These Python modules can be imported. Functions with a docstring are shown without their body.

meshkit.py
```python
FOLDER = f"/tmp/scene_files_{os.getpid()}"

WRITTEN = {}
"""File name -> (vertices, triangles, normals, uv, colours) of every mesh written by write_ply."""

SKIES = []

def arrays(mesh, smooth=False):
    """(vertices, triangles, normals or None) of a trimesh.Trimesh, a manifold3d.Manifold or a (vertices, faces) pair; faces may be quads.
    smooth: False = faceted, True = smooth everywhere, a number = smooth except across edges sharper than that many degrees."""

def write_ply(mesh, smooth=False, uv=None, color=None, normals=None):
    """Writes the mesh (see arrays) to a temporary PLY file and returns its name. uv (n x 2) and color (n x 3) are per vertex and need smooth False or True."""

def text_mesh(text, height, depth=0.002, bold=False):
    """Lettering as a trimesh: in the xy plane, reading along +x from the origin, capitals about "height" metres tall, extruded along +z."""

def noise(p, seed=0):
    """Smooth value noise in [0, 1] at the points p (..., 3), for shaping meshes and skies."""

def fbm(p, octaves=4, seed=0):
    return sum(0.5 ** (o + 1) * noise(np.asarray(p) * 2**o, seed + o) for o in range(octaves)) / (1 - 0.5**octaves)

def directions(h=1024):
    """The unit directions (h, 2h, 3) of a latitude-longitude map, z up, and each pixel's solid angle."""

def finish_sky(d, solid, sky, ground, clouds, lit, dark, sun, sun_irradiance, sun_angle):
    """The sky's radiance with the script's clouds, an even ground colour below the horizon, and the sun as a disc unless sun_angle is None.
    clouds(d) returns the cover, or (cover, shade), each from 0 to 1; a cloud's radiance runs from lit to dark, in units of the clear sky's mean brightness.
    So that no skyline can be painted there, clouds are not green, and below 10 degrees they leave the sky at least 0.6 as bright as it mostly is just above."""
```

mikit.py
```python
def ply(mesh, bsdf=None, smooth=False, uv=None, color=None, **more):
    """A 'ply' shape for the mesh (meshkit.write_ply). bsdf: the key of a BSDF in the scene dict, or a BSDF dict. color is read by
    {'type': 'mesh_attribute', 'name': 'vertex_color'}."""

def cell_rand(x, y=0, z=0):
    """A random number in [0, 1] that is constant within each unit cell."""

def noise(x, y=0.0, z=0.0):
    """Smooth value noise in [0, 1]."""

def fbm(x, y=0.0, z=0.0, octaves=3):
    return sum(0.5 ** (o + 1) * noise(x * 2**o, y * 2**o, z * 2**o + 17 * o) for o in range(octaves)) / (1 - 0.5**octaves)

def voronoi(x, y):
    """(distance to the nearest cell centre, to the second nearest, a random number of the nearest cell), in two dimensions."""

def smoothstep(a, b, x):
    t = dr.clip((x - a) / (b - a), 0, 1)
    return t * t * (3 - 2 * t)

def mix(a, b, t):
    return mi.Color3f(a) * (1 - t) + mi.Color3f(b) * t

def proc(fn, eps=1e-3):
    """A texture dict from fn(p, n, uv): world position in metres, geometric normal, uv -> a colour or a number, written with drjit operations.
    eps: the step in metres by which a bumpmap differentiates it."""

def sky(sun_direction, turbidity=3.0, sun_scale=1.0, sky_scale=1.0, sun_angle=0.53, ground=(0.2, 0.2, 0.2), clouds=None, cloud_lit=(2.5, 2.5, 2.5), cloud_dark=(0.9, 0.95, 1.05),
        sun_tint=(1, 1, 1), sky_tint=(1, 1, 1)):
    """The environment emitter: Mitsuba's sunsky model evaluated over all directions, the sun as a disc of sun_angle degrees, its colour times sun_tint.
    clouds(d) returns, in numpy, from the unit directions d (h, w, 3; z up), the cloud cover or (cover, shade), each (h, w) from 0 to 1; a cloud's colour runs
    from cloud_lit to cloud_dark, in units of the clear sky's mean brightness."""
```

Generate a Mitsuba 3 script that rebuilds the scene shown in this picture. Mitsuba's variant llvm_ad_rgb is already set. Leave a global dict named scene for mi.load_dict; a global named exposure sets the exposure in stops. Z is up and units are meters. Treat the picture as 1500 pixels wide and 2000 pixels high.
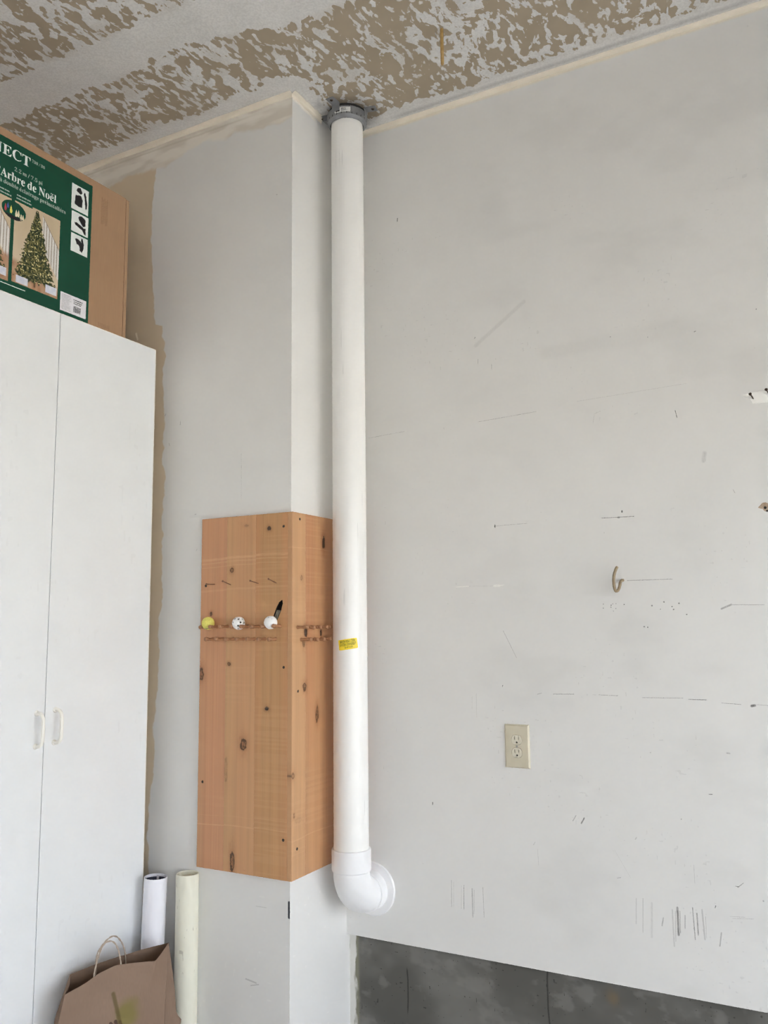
import math, random
import numpy as np
import drjit as dr
import trimesh
import mitsuba as mi
import mikit, meshkit
from mikit import proc, noise, fbm, smoothstep, mix, cell_rand, voronoi
from manifold3d import Manifold
from shapely.geometry import Polygon, Point, box as sbox
from shapely import union_all

# ------------------------------------------------------------------ camera, light, exposure
T = mi.ScalarTransform4f
scene, labels = {'type': 'scene'}, {}
exposure = 5.02
CAM = np.array([1.5880, -2.6206, 1.3600])
FWD = np.array([-0.47384, 0.87088, 0.13015])
UP = np.array([0.07210, -0.10898, 0.99143])
scene['camera'] = {'type': 'perspective', 'fov': 2 * math.degrees(math.atan(750 / 1669.9)), 'fov_axis': 'x', 'near_clip': 0.05, 'far_clip': 500.0,
                   'to_world': T().look_at(origin=CAM.tolist(), target=(CAM + FWD).tolist(), up=UP.tolist())}
# bright sky with thin cloud; it enters through the open garage door at the +x end, and the sun lights the driveway outside (it stands behind the house)
scene['sky'] = mikit.sky((-0.45, -0.35, 0.82), turbidity=3.0, sun_scale=0.7, sky_scale=0.85, ground=(0.3, 0.29, 0.27),
                         clouds=lambda d: (0.55 + 0.35 * meshkit.fbm(d * 3.0, 3), 0.25 * meshkit.fbm(d * 5.0, 3)), cloud_lit=(2.3, 2.3, 2.3), cloud_dark=(1.5, 1.55, 1.65), sun_tint=(0.90, 0.985, 1.10))

# ------------------------------------------------------------------ measures of the room
D, H, T_WOOD = 0.3364, 3.2018, 0.0172
YF = -D - T_WOOD            # front of the wide wooden panel
XS = T_WOOD                 # face of the narrow wooden panel
XC, XB = -0.536, -0.556     # cabinet doors, printed face of the carton
ZB = 0.3211                 # lower edge of the drywall over the concrete
Z_CAB = 2.3412


def lin(r, g, b):
    return [((c / 255 + 0.055) / 1.055) ** 2.4 if c > 10 else c / 255 / 12.92 for c in (r, g, b)]


# ------------------------------------------------------------------ helpers
def numbered(key):
    if key not in scene and not any(k.startswith(key + '__') for k in scene):
        return key
    i = 1
    while f'{key}_{i:03d}' in scene or any(k.startswith(f'{key}_{i:03d}__') for k in scene):
        i += 1
    return f'{key}_{i:03d}'


TAKEN = set()


def thing(name, label, cat, group=None):
    key, i = name, 0
    while key in TAKEN:
        i += 1
        key = f'{name}_{i:03d}'
    TAKEN.add(key)
    labels[key] = {'label': label, 'category': cat}
    if group:
        labels[key]['group'] = group
    return key


def obj(name, mesh, bsdf, parent=None, smooth=False, label=None, kind=None, **kw):
    key = numbered(name if parent is None else parent + '__' + name)
    scene[key] = mikit.ply(mesh, bsdf, smooth=smooth, **kw)
    e = {}
    if label:
        e['label'] = label
    if kind:
        e['kind'] = kind
    if e:
        labels[key] = {**labels.get(key, {}), **e}
    return key


def put(name, mesh, bsdf, label, cat, smooth=False, group=None, **kw):
    key = thing(name, label, cat, group)
    scene[key] = mikit.ply(mesh, bsdf, smooth=smooth, **kw)
    return key


def struct(name, mesh, bsdf, label=None, smooth=False):
    scene[name] = mikit.ply(mesh, bsdf, smooth=smooth)
    labels[name] = {'kind': 'structure'}
    if label:
        labels[name]['label'] = label
    return name


def cbox(x0, x1, y0, y1, z0, z1, c=0.0):
    """A box with chamfered edges."""
    if c <= 0:
        b = trimesh.creation.box((x1 - x0, y1 - y0, z1 - z0))
        b.apply_translation(((x0 + x1) / 2, (y0 + y1) / 2, (z0 + z1) / 2))
        return b
    P = []
    for x, sx in ((x0, 1), (x1, -1)):
        for y, sy in ((y0, 1), (y1, -1)):
            for z, sz in ((z0, 1), (z1, -1)):
                P += [(x + sx * c, y + sy * c, z), (x + sx * c, y, z + sz * c), (x, y + sy * c, z + sz * c)]
    return trimesh.convex.convex_hull(np.array(P))


def cat(*ms):
    return trimesh.util.concatenate([m for m in ms])


def man(mesh):
    return Manifold(__import__('manifold3d').Mesh(np.asarray(mesh.vertices, np.float32), np.asarray(mesh.faces, np.uint32)))


def unman(m):
    t = m.to_mesh()
    return trimesh.Trimesh(np.asarray(t.vert_properties[:, :3], float), np.asarray(t.tri_verts, int), process=False)


def lathe(profile, sections=48):
    """Profile of (r, z) turned about z."""
    return trimesh.creation.revolve(np.array(profile, float), sections=sections)


def move(m, x=0, y=0, z=0):
    m = m.copy()
    m.apply_translation((x, y, z))
    return m


def turn(m, axis, deg, at=(0, 0, 0)):
    m = m.copy()
    m.apply_transform(trimesh.transformations.rotation_matrix(math.radians(deg), axis, at))
    return m


def spline(P, n):
    from scipy.interpolate import CubicSpline
    P = np.asarray(P, float)
    t = np.r_[0, np.cumsum(np.linalg.norm(np.diff(P, axis=0), axis=1))]
    return CubicSpline(t, P)(np.linspace(0, t[-1], n))


def tube(P, R, sides=16, cap='round'):
    """A round bar along the points P; R a number or one per point."""
    P = np.asarray(P, float)
    R = np.broadcast_to(np.asarray(R, float), (len(P),)).copy()
    t = np.gradient(P, axis=0)
    t /= np.linalg.norm(t, axis=1, keepdims=True)
    if cap == 'round':
        a0 = [(-R[0] * math.sin(q), R[0] * math.cos(q)) for q in (1.35, 0.9, 0.45)]
        a1 = [(R[-1] * math.sin(q), R[-1] * math.cos(q)) for q in (0.45, 0.9, 1.35)]
        P = np.vstack([[P[0] + t[0] * d for d, _ in a0], P, [P[-1] + t[-1] * d for d, _ in a1]])
        R = np.r_[[q for _, q in a0], R, [q for _, q in a1]]
        t = np.vstack([[t[0]] * 3, t, [t[-1]] * 3])
    up = np.array([0, 0, 1.0]) if abs(t[0][2]) < 0.9 else np.array([1.0, 0, 0])
    n = np.cross(t[0], up)
    n /= np.linalg.norm(n)
    V, ang = [], np.arange(sides) * 2 * np.pi / sides
    for p, r, d in zip(P, R, t):
        n = n - d * (n @ d)
        n /= np.linalg.norm(n)
        b = np.cross(d, n)
        V.append(p + r * (np.cos(ang)[:, None] * n + np.sin(ang)[:, None] * b))
    V = np.vstack(V)
    F = []
    for i in range(len(P) - 1):
        for j in range(sides):
            a, b_, c, d_ = i * sides + j, i * sides + (j + 1) % sides, (i + 1) * sides + (j + 1) % sides, (i + 1) * sides + j
            F += [(a, b_, c), (a, c, d_)]
    k = len(V)
    V = np.vstack([V, P[:1], P[-1:]])
    e = (len(P) - 1) * sides
    for j in range(sides):
        F += [(k, (j + 1) % sides, j), (k + 1, e + j, e + (j + 1) % sides)]
    return trimesh.Trimesh(V, F, process=False)


def seg(x, y, ax, ay, bx, by):
    """Distance from (x, y) to the segment a-b."""
    dx, dy = bx - ax, by - ay
    L = dx * dx + dy * dy + 1e-9
    t = dr.clip(((x - ax) * dx + (y - ay) * dy) / L, 0, 1)
    return dr.sqrt(dr.square(x - ax - dx * t) + dr.square(y - ay - dy * t))


def bsdf(key, d):
    scene[key] = d
    return key


def matte(key, fn_or_rgb, rough=0.6, spec=0.3, bump=None, bscale=1.0, **kw):
    col = proc(fn_or_rgb) if callable(fn_or_rgb) else {'type': 'rgb', 'value': list(fn_or_rgb)}
    b = {'type': 'principled', 'base_color': col, 'roughness': rough, 'specular': spec, **kw}
    if bump is not None:
        b = {'type': 'bumpmap', 'tex': proc(bump, eps=1e-3), 'scale': bscale, 'nested': b}
    return bsdf(key, {'type': 'twosided', 'nested': b})


# ------------------------------------------------------------------ procedural materials: the shell
PAINT = [0.660, 0.654, 0.634]
PAPER = [0.56, 0.465, 0.340]
MUD = [0.72, 0.68, 0.61]
STROKES = [[0.5244,2.2962,0.7,2.4178,16,0.10],[0.5317,2.2465,0.5312,2.2305,2,0.5],[0.5798,2.221,0.5794,2.2051,2,0.4],[0.595,2.238,0.595,2.238,3,0.8],[0.9788,2.2473,0.9788,2.2473,4,0.7],[1.0925,2.2273,1.0925,2.2257,3,0.5],[0.5208,2.3221,0.5233,2.3253,3,0.5],[0.2313,2.8251,0.2311,2.8153,5,0.8],[1.4024,2.2564,1.4024,2.2564,4,0.8],[1.2286,2.2194,1.2316,2.2204,4,0.5],[0.1001,2.0236,0.2479,2.0309,1.2,0.4],[0.5265,2.0306,0.7284,2.0394,1.3,0.5],[0.8647,2.0549,1.1967,2.0645,1.2,0.25],[0.7721,2.2317,0.9588,2.2324,50,0.045],[0.9588,2.2324,1.1766,2.2415,70,0.035],[1.1608,1.986,1.1648,1.965,2.2,0.8],[0.9122,1.9792,0.9183,2.008,1.2,0.3],[0.9183,2.008,0.9363,2.0139,1.2,0.3],[1.2367,1.8481,1.2325,1.8255,14,0.2],[1.3084,1.7323,1.312,1.7245,2,0.5],[0.9891,1.6947,0.9889,1.6916,5,0.8],[0.9762,1.6756,0.9793,1.6757,6,0.8],[0.9261,1.677,1.024,1.6757,1.8,0.8],[0.5759,1.6784,0.5757,1.6717,4,0.95],[0.5781,1.6749,0.6869,1.677,1.5,0.4],[0.5758,1.48,0.5776,1.48,4,0.8],[0.4769,1.4814,0.5758,1.48,1,0.3],[0.9949,1.4824,1.1259,1.4824,2,0.5],[1.2566,1.3931,1.2832,1.4042,6,0.45],[1.2832,1.4042,1.3688,1.4025,2.5,0.35],[0.5937,1.3349,0.6364,1.2492,2.5,0.25],[0.5864,1.1616,0.5863,1.1584,3,0.9],[0.7017,1.1376,0.7135,1.1411,2.5,0.4],[0.7529,1.1395,0.8175,1.1409,2,0.5],[0.8931,1.1415,0.9514,1.1402,1.7,0.5],[1.0217,1.1368,1.1375,1.1388,1.5,0.55],[1.1529,1.136,1.2017,1.136,1.8,0.8],[1.241,1.1288,1.292,1.1262,1.8,0.5],[1.3196,1.123,1.3276,1.1247,8,0.75],[1.3278,1.1274,1.3616,1.1258,1.5,0.4],[1.2478,0.9912,1.2545,0.9909,5,0.35],[0.3315,0.7781,0.3314,0.7732,4,0.8],[0.7991,0.7661,0.8091,0.7819,3.5,0.4],[0.8247,0.7611,0.8339,0.7768,4.5,0.8],[0.3935,0.5424,0.392,0.4626,2.5,0.3],[0.401,0.5402,0.3991,0.462,2,0.15],[0.4275,0.5311,0.4257,0.4611,2,0.18],[0.4364,0.5338,0.4346,0.4623,2.5,0.5],[0.4643,0.5266,0.4649,0.442,4.5,0.35],[0.4713,0.5244,0.4693,0.4519,2.5,0.2],[0.5011,0.536,0.5029,0.4476,2.5,0.3],[0.977,0.5667,0.9736,0.4974,4,0.17],[0.9962,0.5693,0.9916,0.4765,3,0.25],[1.0204,0.56,1.0157,0.4677,7,0.12],[1.0505,0.524,1.0458,0.5026,4,0.4],[1.0907,0.5573,1.0903,0.4847,7,0.62],[1.0972,0.5486,1.0954,0.4909,3,0.4],[1.0764,0.5498,1.0768,0.4526,5,0.2],[1.0846,0.5468,1.0817,0.467,3,0.25],[1.1105,0.5395,1.1086,0.5052,4,0.35],[1.1318,0.563,1.1345,0.4793,3,0.55],[1.1425,0.5496,1.1434,0.4928,4,0.55],[1.1568,0.5611,1.1604,0.4834,5,0.28],[1.1653,0.5447,1.1647,0.4881,2,0.25],[1.2045,0.5076,1.1985,0.472,4,0.4],[1.2284,0.5538,1.2677,0.5575,1.4,0.3],[1.2347,0.5494,1.2896,0.5561,1.4,0.35],[1.249,0.6356,1.2582,0.6355,1.6,0.8],[1.2542,0.6336,1.2693,0.6463,1.6,0.8],[1.1918,0.5714,1.194,0.5771,2.5,0.8],[1.1937,0.8752,1.2018,0.8758,3,0.7],[1.317,0.6061,1.317,0.6061,5,0.5],[1.1144,0.8004,1.1144,0.8004,4,0.5],[0.9827,0.732,0.9858,0.7366,4,0.3],[0.6723,0.6828,0.6775,0.6909,2,0.4],[0.685,0.6721,0.6865,0.6242,1.6,0.2],[0.9641,0.6215,0.9202,0.6951,1.5,0.12],[0.9255,0.6167,0.9346,0.6193,3,0.3],[1.1415,0.6781,1.1416,0.63,2,0.2],[0.932,1.6322,0.9319,1.6306,3,0.2],[1.0373,0.9801,1.0388,0.9802,4,0.3],[0.4948,1.1334,0.4945,1.0603,3,0.12],[0.4802,1.1248,0.4791,1.0841,2,0.12],[0.9196,1.4133,0.92,1.4133,3,0.8],[0.9431,1.4097,0.9435,1.4097,3.5,0.8],[0.948,1.4133,0.9485,1.4133,3,0.8],[0.9575,1.414,0.9579,1.414,3,0.8],[0.942,1.4035,0.9425,1.4035,3.5,0.8],[0.9186,1.4009,0.919,1.4009,3.5,0.8],[0.9568,1.3993,0.9572,1.3992,3,0.8],[0.949,1.3914,0.9495,1.3914,2.5,0.8],[0.9819,1.4112,0.9823,1.4112,3.5,0.8],[1.0632,1.4057,1.0637,1.4057,5,0.8],[1.0985,1.4158,1.0989,1.4158,4.5,0.8],[1.1204,1.4019,1.1209,1.4019,4,0.8],[1.1246,1.3936,1.1251,1.3936,4.5,0.8],[1.1409,1.411,1.1413,1.411,5,0.8],[1.0873,1.3947,1.0877,1.3947,3,0.8],[1.1606,1.3786,1.161,1.3786,4,0.8],[1.0379,1.3442,1.0383,1.3442,5,0.8],[1.0482,1.3426,1.0486,1.3426,4,0.8]]
WHITE = [[0.4326,1.4799,0.4769,1.4814,3],[0.5633,1.4787,0.6005,1.4817,2.5],[0.5687,1.4802,0.5846,1.4797,7]]
BOUND = [[-0.6187,3.1159],[-0.6323,3.0532],[-0.6447,2.9529],[-0.6427,2.8089],[-0.6316,2.6244],[-0.614,2.4737],[-0.5809,2.4617],[-0.5745,2.4155],[-0.5603,2.3546],[-0.571,2.2982],[-0.5626,2.1814],[-0.5617,2.067],[-0.5607,1.9536],[-0.5501,1.8406],[-0.5595,1.7487],[-0.5591,1.6568],[-0.5587,1.4033],[-0.5648,1.1375],[-0.5778,0.8768],[-0.5854,0.6047],[-0.5916,0.3714],[-0.5904,0.0635]]
MARKS_A = [[-0.4821,2.0893,-0.4818,2.0761,1.5,0.8],[-0.2067,1.9441,-0.2045,1.7851,0.8,0.4],[-0.398,1.6212,-0.3935,1.6245,2,0.5],[-0.4055,1.747,-0.4009,1.7485,3,0.4],[-0.0651,2.8418,-0.0629,2.8413,5,0.3],[-0.0668,3.1187,-0.0646,3.1161,4,0.3],[-0.1663,0.2635,-0.1265,0.2585,6,0.3],[-0.1462,0.2475,-0.1166,0.2557,4,0.3],[-0.1288,0.4853,-0.0892,0.4862,3,0.2],[-0.6009,2.2951,-0.5933,2.2939,3,0.6],[-0.5332,2.0146,-0.5306,2.0068,2.5,0.4],[-0.5558,2.1194,-0.5511,2.1245,4,0.35],[-0.5943,2.0044,-0.5868,2.0035,3,0.5]]


def strokes(x, z, rows, soft=1.0):
    """How dark the scuffs (x0, z0, x1, z1, width mm, strength) are at (x, z)."""
    dark = mi.Float(0)
    for a, b, c, d_, w, s in rows:
        r = w * 0.0005
        dark = dr.maximum(dark, s * (1 - smoothstep(0.35 * r, 1.25 * r, seg(x, z, a, b, c, d_))))
    return dark


def f_wall_right(p, n, uv):
    x, z = p.x, p.z
    c = mix(PAINT, [v * 1.02 for v in PAINT], fbm(x * 3, z * 3, 1.0))
    c = c * (0.965 + 0.07 * fbm(x * 2.2, z * 1.6, 7.0))
    # a broad, faintly dirty stretch at shoulder height and below the hook
    smudge = smoothstep(0.5, 0.8, fbm(x * 5, z * 9, 3.0, octaves=4)) * smoothstep(0.25, 0.75, x)
    c = c * (1 - 0.05 * smudge)
    speck = smoothstep(0.90, 0.95, noise(x * 120, z * 120, 2.0)) * smoothstep(0.68, 0.8, noise(x * 7, z * 7, 5.0))
    c = c * (1 - 0.10 * speck)
    rough_edge = 0.75 + 0.5 * noise(x * 400, z * 150, 4.0)
    dark = dr.clip(strokes(x, z, STROKES) * rough_edge, 0, 1)
    c = mix(c, [0.045, 0.042, 0.04], dark)
    white = mi.Float(0)
    for a, b, q, d_, w in WHITE:
        white = dr.maximum(white, 1 - smoothstep(0.3, 0.7, seg(x, z, a, b, q, d_) / (w * 0.001)))
    c = mix(c, [0.78, 0.77, 0.73], white * 0.9)
    # joint compound left bare along the ceiling, and thin along the column
    top = smoothstep(H - 0.026, H - 0.012, z + 0.012 * (fbm(x * 6, z * 20, 9.0) - 0.5))
    return mix(c, [0.74, 0.68, 0.56], top)


def f_wall_left(p, n, uv):
    x, y, z = p.x, p.y, p.z
    front = smoothstep(0.5, 0.7, -n.y)
    c = mix(PAINT, [v * 1.02 for v in PAINT], fbm(x * 3 + y * 3, z * 3, 1.0))
    c = c * (0.96 + 0.08 * fbm(x * 2.5 + y, z * 1.6, 17.0))
    dark = strokes(x, z, MARKS_A) * front
    c = mix(c, [0.06, 0.055, 0.05], dark)
    # the strip beside the cabinet never got painted
    b = mi.Float(BOUND[0][0])
    for (xa, za), (xb, zb) in zip(BOUND[:-1], BOUND[1:]):
        t = dr.clip((za - z) / max(za - zb, 1e-4), 0, 1)
        b = b + (xb - xa) * t
    wob = 0.016 * (fbm(x * 20, z * 38, 3.0) - 0.5) + 0.03 * (fbm(x * 5, z * 9, 8.0) - 0.5) * smoothstep(2.3, 2.0, z)
    bare = (1 - smoothstep(-0.004, 0.004, x - b + wob)) * front
    paper_c = mix(PAPER, [0.60, 0.50, 0.375], fbm(x * 8, z * 8, 2.0))
    c = mix(c, paper_c, bare)
    chip = 1 - smoothstep(0.3, 1.0, seg(x, z, -0.7090, 2.4550, -0.7006, 2.4316) / 0.006)
    c = mix(c, [0.80, 0.72, 0.60], chip * front)
    # joint compound under the ceiling, ragged below, whiter than the paint
    low = H - 0.085 + 0.05 * (fbm(x * 4, 0.0, 5.0) - 0.5) + 0.03 * (fbm(x * 24, z * 24, 6.0) - 0.5) - 0.03 * smoothstep(-0.45, -0.6, x)
    mud = smoothstep(low - 0.006, low + 0.012, z) * front
    mud_c = mix(MUD, [0.60, 0.555, 0.485], smoothstep(0.35, 0.7, fbm(x * 9, z * 30, 2.0)))
    seam = 1 - smoothstep(0.0, 0.007, dr.abs(z - (H - 0.030 + 0.008 * (noise(x * 5) - 0.5))))
    c = mix(c, mix(mud_c, [0.42, 0.355, 0.27], seam * 0.35 * smoothstep(-0.1, -0.3, x)), mud * smoothstep(-1.2, -0.9, x + 0.3))
    side = (1 - front) * smoothstep(0.5, 0.7, n.x)
    strip = smoothstep(0.030, 0.022, H - z + 0.010 * (noise(y * 30) - 0.5)) * smoothstep(-0.17, -0.21, y)
    c = mix(c, [0.74, 0.70, 0.63], strip * side)
    # a dark gouge on the corner bead below the panel
    gouge = 1 - smoothstep(0.6, 1.0, seg(x, z, -0.003, 0.513, -0.003, 0.470) / 0.0055)
    c = mix(c, [0.05, 0.055, 0.06], gouge * front)
    fleck = smoothstep(0.93, 0.96, noise(x * 60 + y * 60, z * 60, 8.0)) * smoothstep(0.8, 0.4, z)
    return mix(c, [0.72, 0.71, 0.68], fleck * 0.6)


def ceil_cover(p):
    x, y = p.x, p.y
    wx = x + 0.05 * (fbm(x * 9, y * 9, 1.0) - 0.5)
    wy = y + 0.05 * (fbm(x * 9, y * 9, 31.0) - 0.5)
    streak = fbm(wx * 76, wy * 34, 3.0, octaves=4)
    blob = fbm(wx * 50, wy * 34, 11.0, octaves=4)
    big = fbm(x * 5.0, y * 3.2, 21.0, octaves=2)
    v = 0.52 * streak + 0.48 * blob + 0.13 * (big - 0.5)
    # taped joints and the seams along the walls are covered all over
    band = 1 - smoothstep(0.055, 0.090, dr.abs(y + 0.785 - 0.18 * smoothstep(-0.2, 0.6, x)) + 0.05 * (fbm(x * 10, y * 10, 6.0) - 0.5) + 0.12 * smoothstep(0.15, 0.6, x))
    dr_ = dr.select(x > 0.0, -y, dr.maximum(-y - D, 0))
    dr_ = dr.select((x > 0) & (y > -D - 0.02), dr.minimum(dr_, x * 1.2), dr_)
    corner = dr.sqrt(dr.square(x + 0.02) + dr.square(y + D))
    edge = 1 - smoothstep(0.030, 0.085, dr_ + 0.05 * (fbm(x * 12, y * 12, 16.0) - 0.5))
    edge = dr.maximum(edge, 1 - smoothstep(0.055, 0.11, corner + 0.04 * (noise(x * 18, y * 18) - 0.5)))
    cover = smoothstep(0.512, 0.542, v + 0.45 * band + 0.6 * edge)
    return cover, band, edge


def f_ceiling(p, n, uv):
    cover, band, edge = ceil_cover(p)
    x, y = p.x, p.y
    brown = mix([0.325, 0.270, 0.195], [0.38, 0.32, 0.24], fbm(x * 14, y * 14, 2.0))
    grey = mix([0.57, 0.565, 0.545], [0.66, 0.65, 0.63], fbm(x * 12, y * 12, 5.0))
    grey = grey * (0.93 + 0.14 * noise(x * 220, y * 220, 3.0))
    thin = smoothstep(0.45, 0.7, fbm(x * 9, y * 9, 41.0)) * 0.35 * (1 - edge)
    grey = mix(grey, brown, thin * (1 - band) * 0.6)
    seam = (1 - smoothstep(0.0, 0.018, dr.abs(-y - 0.030))) * smoothstep(0.2, 0.3, x)
    grey = grey * (1 - 0.22 * seam)
    c = mix(brown, grey, cover)
    # ceiling colour darker round the pipe, ragged at the edge
    d_ = dr.sqrt(dr.square(x - 0.102) + dr.square(y + 0.137))
    pipe_dark = (1 - smoothstep(0.075, 0.15, d_ + 0.06 * (fbm(x * 25, y * 25, 4.0) - 0.5)))
    return c * (1 - 0.42 * pipe_dark)


def f_ceiling_h(p, n, uv):
    cover, band, edge = ceil_cover(p)
    return 0.0014 * cover + 0.0006 * noise(p.x * 160, p.y * 160)


def f_concrete(p, n, uv):
    x, y, z = p.x, p.y, p.z
    v = fbm(x * 5, z * 7, 1.0, octaves=4)
    c = mix([0.100, 0.098, 0.088], [0.165, 0.162, 0.148], smoothstep(0.3, 0.7, v))
    pale = smoothstep(0.55, 0.75, fbm(x * 16, z * 22, 5.0, octaves=4))
    c = mix(c, [0.21, 0.205, 0.19], pale * 0.45)
    pit = smoothstep(0.93, 0.97, noise(x * 130, z * 130, 9.0))
    c = c * (1 - 0.45 * pit)
    crack = dr.minimum(dr.abs(x - 0.698 + 0.008 * (noise(z * 14) - 0.5)), dr.abs(x - 0.217 - 0.004 * noise(z * 20)) + 0.003 * smoothstep(0.12, 0.09, z) + 0.003 * smoothstep(0.23, 0.25, z))
    c = c * (1 - 0.5 * (1 - smoothstep(0.0012, 0.0035, crack)))
    rust = (1 - smoothstep(0.01, 0.04, dr.sqrt(dr.square(x - 0.89) + dr.square((z - 0.27) * 0.6)) + 0.02 * noise(x * 40, z * 40)))
    c = mix(c, [0.17, 0.125, 0.07], rust * 0.6)
    # paint slopped over the corner with the column
    lime = smoothstep(0.030, 0.018, x + 0.030 * (fbm(x * 60, z * 26, 4.0) - 0.5)) * smoothstep(0.42, 0.50, fbm(x * 80, z * 22, 14.0) + 0.08)
    c = mix(c, [0.24, 0.235, 0.16], smoothstep(0.042, 0.030, x) * 0.6)
    return mix(c, [0.62, 0.61, 0.57], lime)


def f_floor(p, n, uv):
    return mix([0.36, 0.35, 0.335], [0.46, 0.45, 0.435], fbm(p.x * 3, p.y * 3, 1.0, octaves=4))


matte('mat_wall_right', f_wall_right, 0.55, 0.3)
matte('mat_wall_left', f_wall_left, 0.55, 0.3)
matte('mat_ceiling', f_ceiling, 0.8, 0.2, bump=f_ceiling_h)
matte('mat_concrete', f_concrete, 0.85, 0.2)
matte('mat_floor', f_floor, 0.7, 0.3)
matte('mat_plain_paint', [0.74, 0.735, 0.72], 0.6, 0.2)
matte('mat_driveway', [0.37, 0.375, 0.375], 0.9, 0.1)

# ------------------------------------------------------------------ the room
XF, YB, XE = 3.4, -6.2, -1.20      # garage door wall, wall behind the camera, wall behind the cabinet
struct('floor', cbox(XE - 0.1, XF, YB, 0.1, -0.15, 0), 'mat_floor', 'grey concrete garage floor')
struct('ceiling', cbox(XE - 0.1, XF + 0.15, YB - 0.1, 0.15, H, H + 0.05), 'mat_ceiling', 'unfinished drywall ceiling with streaky grey joint compound over brown paper')
struct('wall_right', cbox(-0.03, XF, 0.0, 0.0127, ZB, H + 0.02), 'mat_wall_right', 'scuffed pale grey painted drywall with outlet and hook')
struct('wall_foundation', cbox(-0.03, XF, 0.020, 0.15, -0.1, H + 0.02), 'mat_concrete', 'bare grey concrete stem wall below the painted drywall')
struct('wall_left', cbox(XE - 0.1, 0.0, -D, 0.10, -0.1, H + 0.02, 0.0), 'mat_wall_left', 'pale grey painted column and wall with an unpainted tan strip')
struct('wall_far', cbox(XE - 0.1, XE, YB, -D, -0.1, H + 0.02), 'mat_plain_paint')
struct('wall_back', cbox(XE - 0.1, XF + 0.1, YB - 0.1, YB, -0.1, H + 0.02), 'mat_plain_paint')
OPENINGS, HEAD = [(-2.70, -0.12), (-6.00, -3.00)], 2.08      # an open garage door, and a second opening added for frontal fill light
struct('wall_front', cat(cbox(XF, XF + 0.15, OPENINGS[0][1], 0.15, -0.1, H), cbox(XF, XF + 0.15, OPENINGS[1][1], OPENINGS[0][0], -0.1, HEAD), cbox(XF, XF + 0.15, YB, OPENINGS[1][0], -0.1, H), cbox(XF, XF + 0.15, OPENINGS[1][0], OPENINGS[0][1], HEAD, H)), 'mat_plain_paint')
struct('driveway', cbox(XF, XF + 40, -30, 25, -0.3, -0.06), 'mat_driveway')

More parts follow.
